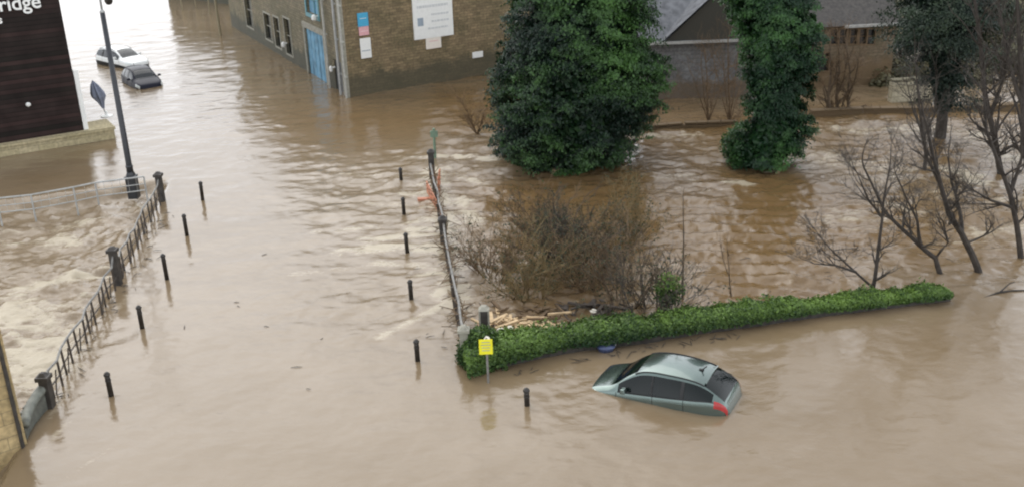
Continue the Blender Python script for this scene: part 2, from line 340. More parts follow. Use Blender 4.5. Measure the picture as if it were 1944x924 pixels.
aB = N(t, 'ShaderNodeAttribute', attribute_name='silt_and_reflections'); mB = N(t, 'ShaderNodeMix', data_type='RGBA'); t.links.new(aB.outputs['Fac'], mB.inputs['Factor']); t.links.new(mP.outputs[2], mB.inputs[6]); mB.inputs[7].default_value = (.165, .103, .045, 1); mP = mB
mF = N(t, 'ShaderNodeMix', data_type='RGBA'); t.links.new(fr_.outputs[0], mF.inputs['Factor']); t.links.new(mP.outputs[2], mF.inputs[6]); mF.inputs[7].default_value = (.52, .46, .345, 1)
t.links.new(mF.outputs[2], b.inputs['Base Color'])
rg = N(t, 'ShaderNodeMapRange'); rg.inputs['To Min'].default_value = .09; rg.inputs['To Max'].default_value = .55; t.links.new(fr_.outputs[0], rg.inputs['Value']); t.links.new(rg.outputs[0], b.inputs['Roughness'])
b.inputs['IOR'].default_value = 1.45
b1 = N(t, 'ShaderNodeBump', Distance=.06); b1.inputs['Strength'].default_value = .35; t.links.new(nB.outputs[0], b1.inputs['Height'])
st = N(t, 'ShaderNodeMath', operation='MULTIPLY_ADD'); t.links.new(aR.outputs['Fac'], st.inputs[0]); st.inputs[1].default_value = .7; st.inputs[2].default_value = .07
t.links.new(st.outputs[0], b1.inputs['Strength'])
b2 = N(t, 'ShaderNodeBump', Distance=.02); t.links.new(nC.outputs[0], b2.inputs['Height']); t.links.new(b1.outputs[0], b2.inputs['Normal'])
st2 = N(t, 'ShaderNodeMath', operation='MULTIPLY_ADD'); t.links.new(aR.outputs['Fac'], st2.inputs[0]); st2.inputs[1].default_value = .6; st2.inputs[2].default_value = .14
t.links.new(st2.outputs[0], b2.inputs['Strength']); t.links.new(b2.outputs[0], b.inputs['Normal'])
w = mesh_np('flood_water', np.stack([X, Y, Z], -1).reshape(-1, 3), Fq, 'water', None, {'rough': rough.ravel(), 'foam': foam.ravel(), 'pale': pale.ravel(), 'silt_and_reflections': silt_and_reflections.ravel()}, True); w['kind'] = 'structure'
# drowned ground, far under the sheet of water
g = MB(); g.quad((-1600, -40, -3), (1600, -40, -3), (1600, 1600, -3), (-1600, 1600, -3)); g.build('ground', 'hill')['kind'] = 'structure'
# wooded valley side behind the houses on the right
gx, gy = np.meshgrid(np.linspace(-14, 190, 90), np.linspace(0, 130, 60))
base_y = 84-.0*gx; hx = sstep(-14, 30, gx)
HZ = -1.2 + gy*(.20*hx+.02) + 2.5*(fbm(gx*.06, gy*.06, 5, 4)-.45)*sstep(0, 20, gy)
VX = gx; VY = base_y+gy - 26*sstep(18, 34, gx) + 2*(fbm(gx*.1, gy*.1, 9, 3)-.5)
idx = np.arange(gx.size).reshape(gx.shape)
mesh_np('hillside', np.stack([VX, VY, HZ], -1).reshape(-1, 3), np.stack([idx[:-1, :-1], idx[:-1, 1:], idx[1:, 1:], idx[1:, :-1]], -1).reshape(-1, 4), 'hill', smooth=True)['kind'] = 'structure'
def hillz(x, y):
    i = np.argmin((VX-x)**2+(VY-y)**2); return HZ.ravel()[i]
# ---------------------------------------------------------------- buildings
class Wall:
    """a vertical wall plane through two points at the waterline"""
    def __init__(s, a, b_):
        s.a = np.array([a[0], a[1], 0.]); d = np.array([b_[0]-a[0], b_[1]-a[1], 0.]); s.L = np.linalg.norm(d); s.d = d/s.L
        s.n = np.cross(s.d, (0, 0, 1.)); 
        if s.n@(CAM*np.array([1, 1, 0])-s.a) < 0: s.n = -s.n
        s.ax = np.array([s.d, s.n, (0, 0, 1.)])
    def at(s, px, py):
        d = ray(px, py); t_ = ((s.a-CAM)@s.n)/(d@s.n); q = CAM+t_*d-s.a; return q@s.d, q[2]
    def pt(s, u, z, out=0.): return s.a+s.d*u+s.n*out+np.array([0, 0, z])
    def sheet(s, mb, u0, u1, z0, z1, holes=(), depth=.22):
        i0 = len(mb.f)
        us = sorted({u0, u1, *[h[0] for h in holes], *[h[1] for h in holes]}); zs = sorted({z0, z1, *[h[2] for h in holes], *[h[3] for h in holes]})
        for i in range(len(us)-1):
            for j in range(len(zs)-1):
                uc, zc = (us[i]+us[i+1])/2, (zs[j]+zs[j+1])/2
                if any(h[0] < uc < h[1] and h[2] < zc < h[3] for h in holes): continue
                q = [(us[i], zs[j]), (us[i+1], zs[j]), (us[i+1], zs[j+1]), (us[i], zs[j+1])]
                mb.quad(*[s.pt(*p) for p in q], uvs=q)
        mb.facing(i0, s.n)
        for (a, b_, c, d) in holes:
            for (p, q) in (((a, c), (b_, c)), ((b_, c), (b_, d)), ((b_, d), (a, d)), ((a, d), (a, c))):
                mb.quad(s.pt(*p), s.pt(*q), s.pt(*q, -depth), s.pt(*p, -depth), uvs=[(p[0], p[1]), (q[0], q[1]), (q[0]+.2, q[1]), (p[0]+.2, p[1])])
    def window(s, root, h, frame='stonetrim', pane='darkpane', name='window', bars=1, depth=.2, surround=.12):
        a, b_, c, d = h; mb = MB(); uc, zc = (a+b_)/2, (c+d)/2
        for (u, z, su, sz) in ((a-surround/2, zc, surround, d-c+2*surround), (b_+surround/2, zc, surround, d-c+2*surround), (uc, c-surround/2, b_-a, surround), (uc, d+surround/2, b_-a, surround)):
            mb.box(s.pt(u, z, .0), (su, .07, sz), s.ax)
        for k in range(bars): mb.box(s.pt(a+(b_-a)*(k+1)/(bars+1), zc, -depth+.05), (.06, .05, d-c), s.ax)
        mb.box(s.pt(uc, zc, -depth+.05), (b_-a, .05, .05), s.ax)
        w_ = mb.build(name, frame, root, world=True)
        pb = MB(); pb.quad(s.pt(a, c, -depth+.01), s.pt(b_, c, -depth+.01), s.pt(b_, d, -depth+.01), s.pt(a, d, -depth+.01)); pb.facing(0, s.n); o = pb.build('pane', pane, None)
        o.parent = w_; o.matrix_parent_inverse = w_.matrix_world.inverted(); o.location = -np.array(root.location)
        return w_
def boxroof(mb, pts, z0, z1):
    """hipped roof over four corner points"""
    c = sum(pts)/4; up = [np.array([p[0], p[1], z0]) for p in pts]; tops = [np.array([(p[0]*.35+c[0]*.65), (p[1]*.35+c[1]*.65), z1]) for p in pts]
    for i in range(4): mb.quad(up[i], up[(i+1) % 4], tops[(i+1) % 4], tops[i])
    mb.quad(*tops)
# -- mill
A = G(664, 185); WR = Wall(A, G(960, 135)); WL = Wall(G(440, 50), A)
mill = empty('stone_mill', A, 'large brown stone mill with the wide signboard and blue doors rising from the flood', 'building')
MH = 7.6
UR = 13.0
holesL = []
def hL(x0, y0, x1, y1):      # window on the left face by two corner pixels
    (u0, z0), (u1, z1) = WL.at(x0, y1), WL.at(x1, y0); z0, z1 = sorted((z0, z1)); u0, u1 = sorted((u0, u1)); return (u0, u1, max(z0, .05), z1)
wl = []
for cxp, ytop, ybot, wpx in ((476, -8, 52, 12), (512, 28, 76, 12), (530, 35, 90, 10), (551, 38, 104, 11)):
    u0, _ = WL.at(cxp-wpx/2, ybot); u1, _ = WL.at(cxp+wpx/2, ybot); z0 = WL.at(cxp, ybot)[1]; z1 = WL.at(cxp-4, ytop)[1]
    wl.append((u0, u1, max(.3, z0), z1))
u0 = WL.at(587, 130)[0]; u1 = WL.at(622, 150)[0]; door = (u0, u1, -.3, WL.at(600, 62)[1])
ub = WL.at(575, 5)[0]; uc_ = WL.at(600, 20)[0]; bluewin = (WL.at(583, 25)[0], WL.at(604, 25)[0], WL.at(594, 28)[1], WL.at(588, -25)[1])
u0 = WL.at(638, 168)[0]; u1 = WL.at(655, 178)[0]; door2 = (u0, u1, -.3, WL.at(645, 118)[1])
allh = [h for h in wl+[door, bluewin, door2]]
mb = MB(); WL.sheet(mb, 0, WL.L, -1.5, MH, allh); mb.build('wall', 'mill_side', mill, world=True)
mb = MB(); WR.sheet(mb, 0, UR, -1.5, MH); back = [WR.pt(UR, 0), WR.pt(UR, 0)-WR.n*18]
Wb = Wall(WR.pt(UR, 0), WR.pt(UR, 0)-WR.n*18); Wb.sheet(mb, 0, 18, -1.5, MH); mb.build('wall', 'mill', mill, world=True)
mb = MB(); WR.sheet(mb, 0, .01, 0, .01); 
mb = MB(); boxroof(mb, [WL.pt(0, 0)+WL.n*.35, A+WL.n*.35+WR.n*.35, WR.pt(UR, 0)+WR.n*.35, WL.pt(0, 0)-WL.n*20], MH, MH+3.2); mb.build('roof', 'slate', mill, world=True)
mb = MB(); mb.box(WR.pt(UR/2, MH-.1, .2), (UR+.4, .4, .18), WR.ax); mb.box(WL.pt(WL.L/2, MH-.1, .2), (WL.L+.4, .4, .18), WL.ax); mb.build('gutter', 'eave', mill, world=True)
for h in wl: WL.window(mill, h)
WL.window(mill, bluewin, frame='teal', pane='blue', name='window', surround=.25)
mb = MB(); mb.box(WL.pt((door[0]+door[1])/2, (door[2]+door[3])/2, -.12), (door[1]-door[0], .08, door[3]-door[2]), WL.ax)
for k in range(1, 5): mb.box(WL.pt(door[0]+(door[1]-door[0])*k/5, (door[2]+door[3])/2, -.07), (.05, .03, door[3]-door[2]-.1), WL.ax)
d_ = mb.build('door', 'blue', mill, world=True); d_['label'] = 'tall faded blue double door standing in the water'
mb = MB(); mb.box(WL.pt((door[0]+door[1])/2, door[3]+.18, .03), (door[1]-door[0]+.7, .12, .34), WL.ax); mb.box(WL.pt(door[0]-.14, door[3]/2-.3, .03), (.24, .1, door[3]+.6), WL.ax); mb.box(WL.pt(door[1]+.14, door[3]/2-.3, .03), (.24, .1, door[3]+.6), WL.ax)
mb.build('door_surround', 'stonetrim', mill, world=True)
mb = MB(); mb.box(WL.pt((door2[0]+door2[1])/2, (door2[2]+door2[3])/2, -.12), (door2[1]-door2[0], .08, door2[3]-door2[2]), WL.ax); mb.build('door', 'lampgrey', mill, world=True)
mb = MB(); uq = WL.L-.35; mb.box(WL.pt(uq, MH/2-.8, .04), (.7, .14, MH+1.4), WL.ax); mb.build('corner_quoin', 'stonetrim', mill, world=True)
for (px0, mat_) in ((632, 'pipe'), (652, 'railpale'), (662, 'pipe')):
    uu = WL.at(px0, 160)[0]; mb = MB(); mb.tube([WL.pt(uu, -.4, .2), WL.pt(uu, MH-.2, .2)], .08 if px0 != 662 else .06, 8)
    for z in (1.2, 3.2, 5.2): mb.box(WL.pt(uu, z, .15), (.28, .14, .08), WL.ax)
    mb.build('drainpipe', mat_, mill, world=True)
for (x_, y_, s_) in ((604, 34, .35), (636, 131, .22), (545, 85, .28)):
    u_, z_ = WL.at(x_, y_); mb = MB(); mb.lathe(WL.pt(u_, z_-.15, .25), [(s_*.3, 0), (s_*.5, .08), (s_*.45, .28), (s_*.15, .36)], 8); mb.box(WL.pt(u_, z_+.1, .1), (.08, .22, .08), WL.ax); mb.build('wall_light', 'white', mill, world=True)
def board(name, W_, x0, y0, x1, y1, mat_, label, cat, group=None, rows=(), depth=.06, out=.05):
    u0, zt = W_.at(x0, y0); u1, zb = W_.at(x1, y1)
    uc, zc = (u0+u1)/2, (zt+zb)/2; wd_, ht = abs(u1-u0), abs(zt-zb)
    root = empty(name, W_.pt(uc, zc, out), label, cat, group)
    mb = MB(); mb.box(W_.pt(uc, zc, out), (wd_, depth, ht), W_.ax); mb.build('panel', mat_, root, world=True, bevel=.01)
    for (fu0, fu1, fz, th_, mm) in rows:
        mb = MB(); k = fu0
        while k < fu1-.01:
            wl_ = random.uniform(.03, .09) if th_ < .05 else fu1-fu0
            k2 = min(k+wl_, fu1); mb.box(W_.pt(uc+(((k+k2)/2)-.5)*wd_, zc+(.5-fz)*ht, out+depth/2+.006), ((k2-k)*wd_, .012, th_*ht), W_.ax); k = k2+(.015 if th_ < .05 else 1)
        mb.build('printed_mark', mm, root, world=True)
    return root
big = [(.10, .90, .14, .03, 'inkpale'), (.16, .80, .24, .028, 'inkpale'), (.10, .88, .48, .04, 'inkpale'), (.45, .9, .62, .03, 'inkpale'), (.10, .24, .72, .13, 'ink'), (.45, .9, .73, .03, 'inkpale'), (.35, .85, .84, .028, 'inkpale'), (.12, .85, .35, .028, 'inkpale')]
board('signboard', WR, 778, -42, 860, 66, 'white', 'big white signboard high on the brown stone mill wall', 'sign', rows=big, depth=.1)
board('notice_panel', WR, 807, 70, 837, 90, 'offwhite', 'small pinkish white notice hung just under the big white signboard', 'sign', rows=[(.2, .8, .4, .04, 'pink')])
board('notice_panel', WR, 677, 26, 699, 49, 'cyan', 'square bright blue sign near the mill corner, topmost of the column of signs', 'sign', rows=[(.2, .8, .4, .04, 'white')])
board('notice_panel', WR, 680, 52, 700, 66, 'pink', 'narrow pink sign between the blue and white ones by the mill corner', 'sign', rows=[(.15, .85, .5, .04, 'white')])
board('notice_panel', WR, 682, 74, 705, 109, 'white', 'upright white sign with a pale line below the pink one on the mill', 'sign', rows=[(.1, .9, .62, .04, 'ink')])
board('name_plate', WR, 896, 100, 916, 108, 'white', 'tiny white plate low on the mill wall beside the big evergreen', 'sign')
# -- second stone house at the far end of the street
Fa = Wall(G(318, -6), G(452, 12)); fh = empty('stone_house', G(400, 4), 'distant brown stone house at the top end of the flooded street', 'building')
hh = [(u, u+1.1, 1.2, 2.9) for u in np.arange(1.2, Fa.L-1.6, 2.6)]
mb = MB(); Fa.sheet(mb, 0, Fa.L, -1, 5.5, hh); Fa2 = Wall(Fa.pt(0, 0), Fa.pt(0, 0)-Fa.n*9); Fa2.sheet(mb, 0, 9, -1, 5.5); mb.build('wall', 'mill_side', fh, world=True)
mb = MB(); boxroof(mb, [Fa.pt(-.3, 0, .3), Fa.pt(Fa.L+.3, 0, .3), Fa.pt(Fa.L+.3, 0, -9.3), Fa.pt(-.3, 0, -9.3)], 5.5, 8); mb.build('roof', 'slate', fh, world=True)
for h in hh: Fa.window(fh, h)
for (x_, yb, yt, rr, ti, lb) in ((346, 20, -15, .07, 0, 'short pale pole in the water furthest from the mill doors'), (419, 66, -30, .10, -.1, 'tall pale pole standing in brown water left of the mill'), (398, 26, -20, .07, .05, 'thin pale pole between the tall pole and the far house'), (372, 14, -20, .06, 0, 'slim pale pole in front of the middle of the far stone house')):
    bs = G(x_, yb); mb = MB(); mb.tube([(0, 0, -.6), (ti, 0, topz(bs, yt))], rr, 8); o = empty('pale_pole', bs, lb, 'pole', 'pale poles by the far house'); mb.build('shaft', 'plinth', o)
    mb = MB(); mb.lathe((ti, 0, topz(bs, yt)), [(rr*1.3, 0), (rr*1.5, .05), (rr*.4, .12)], 8); mb.build('cap', 'eave', o)
# -- dark clad building on the left with its plinth
D1 = G(163, 268); WD = Wall(G(-140, 320), G(163, 270)); PHt = .62
dk = empty('dark_clad_building', D1, 'dark boarded building on a tan stone plinth with white lettering', 'building')
mb = MB(); WD.sheet(mb, 0, WD.L, PHt, 9.5)
WD2 = Wall(WD.pt(WD.L, 0), WD.pt(WD.L, 0)-WD.n*14); n_ = len(mb.f); WD2.sheet(mb, 0, 14, PHt, 9.5)
mb.build('wall', 'clad', dk, world=True)
mb = MB(); mb.quad(WD.pt(-1, 9.5, .2), WD.pt(WD.L+.2, 9.5, .2), WD.pt(WD.L+.2, 9.5, -14), WD.pt(-1, 9.5, -14)); mb.box(WD.pt(WD.L/2, 9.35, .1), (WD.L+.6, .3, .3), WD.ax); mb.build('roof', 'slate', dk, world=True)
mb = MB(); mb.tube([WD2.pt(.12, PHt, .09), WD2.pt(.12, 9.2, .09)], .09, 8); 
mb.build('drainpipe', 'white', dk, world=True)
# plinth with the terrace running on past the corner
mb = MB(); uE = WD.at(217, 258)[0]
def slab(W_, u0, u1, z0, z1, o0, o1, mb):
    c = [W_.pt(u0, 0, o1), W_.pt(u1, 0, o1), W_.pt(u1, 0, o0), W_.pt(u0, 0, o0)]
    i0 = len(mb.f); mid_ = sum(c)/4+np.array([0, 0, (z0+z1)/2]); lo = [p+np.array([0, 0, z0]) for p in c]; hi = [p+np.array([0, 0, z1]) for p in c]; dep = abs(o1-o0)
    mb.quad(*hi, uvs=[(u0, 0), (u1, 0), (u1, dep), (u0, dep)])
    mb.quad(lo[0], lo[1], hi[1], hi[0], uvs=[(u0, z0), (u1, z0), (u1, z1), (u0, z1)]); mb.quad(lo[1], lo[2], hi[2], hi[1], uvs=[(0, z0), (dep, z0), (dep, z1), (0, z1)]); mb.quad(lo[2], lo[3], hi[3], hi[2]); mb.quad(lo[3], lo[0], hi[0], hi[3])
    for i in range(i0, len(mb.f)):
        P4 = [np.array(mb.v[k]) for k in mb.f[i]]; 
        if np.cross(P4[1]-P4[0], P4[2]-P4[1])@(sum(P4)/4-mid_) < 0:
            mb.f[i] = mb.f[i][::-1]
            if mb.uv and i in mb.uv: mb.uv[i] = mb.uv[i][::-1]
slab(WD, 0, WD.L-.3, -1, PHt-.004, -13, .25, mb); slab(WD, WD.L-.3, uE, -1, PHt-.004, -1.7, .25, mb); mb.build('plinth', 'plinth', dk, world=True)
mb = MB(); slab(WD, 0, uE+.06, PHt-.14, PHt, -.02, .33, mb); slab(WD, uE-.25, uE+.06, PHt-.14, PHt, -1.72, -.03, mb); mb.build('plinth_coping', 'plinth', dk, world=True)
mb = MB(); mb.box(WD.pt(WD.L+.14, PHt+1.5, -.2), (.22, .34, 3.0), WD.ax); mb.build('corner_board', 'white', dk, world=True)
# lettering: the end of a name, reading "bridge" where it meets the edge of the picture
def letters(body, W_, px, py, size, align='RIGHT', name='lettering', parent=None):
    u_, z_ = W_.at(px, py); cu = bpy.data.curves.new(name, 'FONT'); cu.body = body; cu.size = size; cu.extrude = .03; cu.align_x = align; cu.offset = .012
    tm = bpy.data.objects.new('tmp', cu); COL.objects.link(tm); bpy.context.view_layer.update()
    me = bpy.data.meshes.new_from_object(tm.evaluated_get(bpy.context.evaluated_depsgraph_get())); bpy.data.objects.remove(tm)
    me.materials.clear(); me.materials.append(M['white']); o = bpy.data.objects.new(name, me); COL.objects.link(o)
    mt = Matrix((( W_.d[0], 0, W_.n[0]), (W_.d[1], 0, W_.n[1]), (0, 1, 0))).to_4x4()
    o.parent = parent; mt.translation = Vector(W_.pt(u_, z_, .06)-np.array(parent.location)); o.matrix_basis = mt
    return o
letters('bridge', WD, 79, 14, .92, parent=dk); letters('s', WD, 5, 44, .5, parent=dk)
u_, z_ = WD.at(53, 198); mb = MB(); mb.lathe((0, 0, -.1), [(.05, 0), (.11, .05), (.12, .14), (.05, .2)], 10); mb.v = [tuple(WD.pt(u_, z_, .12)+np.array(v)) for v in mb.v]; mb.build('wall_light', 'white', dk, world=True)
# parasol on the terrace
pb = G(203, 222, PHt); tz = topz(pb, 152)-PHt
pr = empty('closed_parasol', pb, 'closed slate blue parasol on the terrace beside the dark building', 'parasol')
lean = np.array([-.42, 0, 0])
mb = MB(); mb.tube([(0, 0, 0), lean*1.0+np.array([0, 0, tz])], .03, 8); mb.build('pole', 'railpale', pr)
V_ = []; pts = [(lean*z/tz+np.array([0, 0, z]), r_) for z, r_ in ((.45, .06), (.8, .18), (1.1, .36), (1.3, .35), (1.7, .2), (tz-.02, .02))]
mb = MB(); sd_ = 16
for p, r_ in pts:
    for k in range(sd_): a_ = 2*math.pi*k/sd_; q = r_*(1 if k % 2 else .68); mb.v.append(tuple(p+np.array([math.cos(a_)*q, math.sin(a_)*q, 0])))
for i in range(len(pts)-1):
    for k in range(sd_): mb.f.append((i*sd_+k, i*sd_+(k+1) % sd_, (i+1)*sd_+(k+1) % sd_, (i+1)*sd_+k))
mb.build('canopy', 'parasol', pr); mb = MB(); mb.lathe((0, 0, 0), [(.32, 0), (.32, .07), (.08, .12), (.05, .3)], 14); mb.build('base', 'white', pr)
# -- tan stone gable end at the lower left
T1 = G(52, 842); WT = Wall(G(-130, 905), T1); tb = empty('stone_gatehouse', T1, 'tan stone building corner at the water, left of the railing', 'building')
tzp = topz(T1, 560); tzp = max(tzp, 3.6)
mb = MB(); WT.sheet(mb, 0, WT.L, -1, tzp); Wt2 = Wall(T1, T1-WT.n*3+WT.d*(-1.6)); Wt2.sheet(mb, 0, Wt2.L, -1, tzp); mb.build('wall', 'tan', tb, world=True)
mb = MB(); slab(WT, -.1, WT.L+.06, tzp, tzp+.22, -3, .1, mb); mb.build('coping', 'darkstone', tb, world=True)
mb = MB(); uu = WT.L-.12; mb.tube([WT.pt(uu, -.4, .07), WT.pt(uu, tzp-.1, .07)], .05, 8); mb.build('drainpipe', 'darkstone', tb, world=True)
# -- grey house between the two evergreens
WH = Wall(G(1215, 192), G(1425, 184)); gh = empty('grey_house', G(1320, 188), 'grey rendered house with slate roof between the two evergreens', 'building')
EZ = WH.at(1330, 76)[1]; mb = MB(); gwin = []
WH.sheet(mb, 0, WH.L, -1, EZ); wx = Wall(WH.pt(WH.L, 0), WH.pt(WH.L, 0, -8)); wx.sheet(mb, 0, 8, -1, EZ); wx = Wall(WH.pt(0, 0), WH.pt(0, 0, -8)); wx.sheet(mb, 0, 8, -1, EZ)
mb.build('wall', 'grey', gh, world=True)
RZ = EZ+3.6
mb = MB(); mb.quad(WH.pt(-.3, EZ, .35), WH.pt(WH.L+.3, EZ, .35), WH.pt(WH.L+.3, RZ, -4), WH.pt(-.3, RZ, -4)); mb.quad(WH.pt(-.3, RZ, -4), WH.pt(WH.L+.3, RZ, -4), WH.pt(WH.L+.3, EZ, -8.3), WH.pt(-.3, EZ, -8.3))
# front gable rising to the right
ug0 = WH.at(1262, 72)[0]; ug1 = WH.L-.1; um = ug1-1.0; pk = RZ-.2
rf = mb.build('roof', 'slate', gh, world=True)
mb = MB(); n0 = len(mb.v); mb.v += [tuple(WH.pt(ug0, EZ+.05, .30)), tuple(WH.pt(ug1+1.5, EZ+.05, .30)), tuple(WH.pt(um, pk, .30)), tuple(WH.pt(ug0, EZ+.05, -3.9)), tuple(WH.pt(ug1+1.5, EZ+.05, -3.9)), tuple(WH.pt(um, pk, -3.9))]
mb.f += [(0, 1, 2), (5, 4, 3), (0, 3, 4, 1)]; mb.build('gable', 'gabledark', gh, world=True)
mb = MB(); mb.quad(WH.pt(ug0-.35, EZ-.05, .5), WH.pt(um, pk+.12, .5), WH.pt(um, pk+.12, -4), WH.pt(ug0-.35, EZ-.05, -4)); mb.quad(WH.pt(um, pk+.12, .5), WH.pt(ug1+1.9, EZ-.05, .5), WH.pt(ug1+1.9, EZ-.05, -4), WH.pt(um, pk+.12, -4)); mb.build('gable_roof', 'slate', gh, world=True)
mb = MB(); mb.box(WH.pt(WH.L/2, EZ-.02, .45), (WH.L+.6, .14, .14), WH.ax); mb.build('gutter', 'eave', gh, world=True)
# -- brown house further right
WB = Wall(G(1520, 168), G(1690, 158)); bh = empty('brown_house', G(1610, 162), 'brown stone house with a pale gutter and small upper windows behind bare saplings', 'building')
EB = WB.at(1640, 46)[1]
hb = []
for x_ in (1585, 1602, 1622, 1640, 1655): 
    u_, z1 = WB.at(x_, 56); _, z0 = WB.at(x_, 84); hb.append((u_-.2, u_+.2, z0, z1))
hb.append((WB.at(1560, 120)[0]-.3, WB.at(1560, 120)[0]+.4, .9, 1.9))
mb = MB(); WB.sheet(mb, 0, WB.L, -1, EB, hb); wx = Wall(WB.pt(WB.L, 0), WB.pt(WB.L, 0, -8)); wx.sheet(mb, 0, 8, -1, EB); mb.build('wall', 'brown', bh, world=True)
for h in hb: WB.window(bh, h, bars=0, surround=.06, frame='twig')
mb = MB(); mb.quad(WB.pt(-.3, EB, .35), WB.pt(WB.L+.3, EB, .35), WB.pt(WB.L+.3, EB+3, -4), WB.pt(-.3, EB+3, -4)); mb.quad(WB.pt(-.3, EB+3, -4), WB.pt(WB.L+.3, EB+3, -4), WB.pt(WB.L+.3, EB, -8.3), WB.pt(-.3, EB, -8.3)); mb.build('roof', 'darkstone', bh, world=True)
mb = MB(); mb.box(WB.pt(WB.L/2+1.2, EB-.02, .45), (WB.L-1.8, .12, .14), WB.ax); mb.build('gutter', 'eave', bh, world=True)
# -- low drowned river walls
def lowwall(name, pts, h, th, mat_, label):
    a = G(*pts[0]); o = empty(name, a, label, 'wall'); mb = MB()
    P_ = [G(*p) for p in pts]
    for i in range(len(P_)-1):
        w_ = Wall(P_[i], P_[i+1]); slab(w_, 0, w_.L+.02, -1, h+random.uniform(-.03, .03), -th, 0, mb)
    mb.build('stonework', mat_, o, world=True); 
    mb = MB()
    for i in range(len(P_)-1):
        w_ = Wall(P_[i], P_[i+1]); k = 0.
        while k < w_.L-.1:
            l_ = random.uniform(.5, .9); l_ = min(l_, w_.L-k); mb.box(w_.pt(k+l_/2, h+.07, -th/2), (l_-.04, th+.08, .08), w_.ax); k += l_
    mb.build('coping', mat_, o, world=True); return o
lowwall('river_wall', [(1222, 250), (1300, 243), (1400, 240)], .15, .3, 'brown', 'low brown wall just above the water before the grey house')
lowwall('river_wall', [(1540, 222), (1640, 217), (1790, 216), (1960, 208)], .2, .4, 'brown', 'low brown river wall along the far bank right of the slim ivy tree')
# -- pale rubble wall ruin on the far bank
lowwall('garden_wall', [(1692, 196), (1770, 190)], 1.1, .4, 'pale', 'pale rubble garden wall on the far bank beside the brown house')
lowwall('garden_wall', [(1700, 120), (1748, 116)], .9, .4, 'offwhite', 'short whitewashed wall behind the pale rubble wall')
# ---------------------------------------------------------------- railings
def uprights(a, b_, n): return [a+(b_-a)*(i+.5)/n for i in range(n)]
lr = empty('iron_railing', LR[0], 'bent dark railing with three stone posts between road and foaming river', 'railing')
PH_ = [topz(LR[0], 712), topz(LR[1], 472), topz(LR[2], 330)]
for i, p in enumerate(LR):
    mb = MB(); h = PH_[i]; w_ = .24
    mb.box((p[0], p[1], h/2-.4), (w_, w_, h+.6)); mb.box((p[0], p[1], h-.06), (w_+.1, w_+.1, .12)); mb.box((p[0], p[1], h+.04), (w_+.02, w_+.02, .1), taper=.4)
    mb.build('post', 'darkstone', lr, world=True, bevel=.015)
for i in range(2):
    a, b_ = LR[i], LR[i+1]; d = (b_-a)/np.linalg.norm(b_-a)
    ha = .80; nup = 12
    ups = uprights(a+d*.2, b_-d*.2, nup); tops = []
    for k, p in enumerate(ups):
        p = p+np.array([random.uniform(-.03, .03), 0, 0]); tp = p+np.array([random.uniform(-.06, .02), random.uniform(-.05, .05), ha+random.uniform(-.03, .03)]); tops.append(tp)
        mb = MB(); mb.tube([p-(0, 0, .6), tp], .032, 6); mb.build('baluster', 'raild', lr, world=True)
        if k % 2 == 0:
            mb = MB(); mb.tube([p+(0, 0, -.3), p+d*.45+(0, 0, ha*.75)], .02, 5); mb.build('brace', 'raild', lr, world=True)
    mb = MB(); mb.tube([a+(0, 0, PH_[i]*.85)]+tops+[b_+(0, 0, PH_[i+1]*.85)], .035, 6); mb.build('top_rail', 'rail', lr, world=True)
    mb = MB(); mb.tube([a+(0, 0, .32)]+[q*[1, 1, 0]+(0, 0, .34) for q in tops]+[b_+(0, 0, .32)], .022, 5); mb.build('lower_rail', 'raild', lr, world=True)
# curved stone wing at the near end of the railing
c0 = G(52, 832); c1 = G(100, 770); mid = (c0+c1)/2+np.array([-.25, .15, 0])
ws = empty('curved_wing_wall', c1, 'rounded pale grey stone wing wall linking the railing to the tan building', 'wall')
mb = MB(); pts = []
for k in range(9):
    q = k/8; p = (1-q)**2*c0+2*q*(1-q)*mid+q*q*c1; pts.append(p)
for k in range(8):
    w_ = Wall(pts[k], pts[k+1]); slab(w_, -.02, w_.L+.02, -1, .25+.3*k/8, -.28, 0, mb)
mb.build('stonework', simple('wet_grey_stone', (.13, .135, .115), .6, var=.35, bump=.3), ws, world=True)
mb = MB(); mb.tube([p+np.array([-.05, .1, .33+.3*k/8]) for k, p in enumerate(pts)], .13, 8); mb.build('rounded_coping', simple('pale_wet_coping', (.17, .18, .155), .6, var=.3), ws, world=True, smooth=True)
# thin pale railing beyond the river arm
TP = [G(-60, 425), G(0, 409), G(65, 402), G(145, 387), G(186, 378), G(278, 366)]
tr = empty('pale_river_railing', TP[2], 'thin pale metal railing running from the lamp post to the left, over the water', 'railing')
hts = [.78]*6
for i, p in enumerate(TP): mb = MB(); mb.tube([p-(0, 0, .6), p+(0, 0, .72)], .035, 6); mb.build('post', 'railpale', tr, world=True)
for z_, rr in ((.72, .035), (.40, .02), (.12, .025)): mb = MB(); mb.tube([p+(0, 0, z_) for p in TP], rr, 6); mb.build('rail', 'railpale', tr, world=True)
mb = MB()
for i in range(5):
    nb = int(np.linalg.norm(TP[i+1]-TP[i])/.30)
    for k in range(1, nb): q = TP[i]+(TP[i+1]-TP[i])*k/nb; mb.tube([q+(0, 0, .12), q+(0, 0, .71)], .007, 4, cap=False)
mb.build('mesh_infill', 'railpale', tr, world=True)
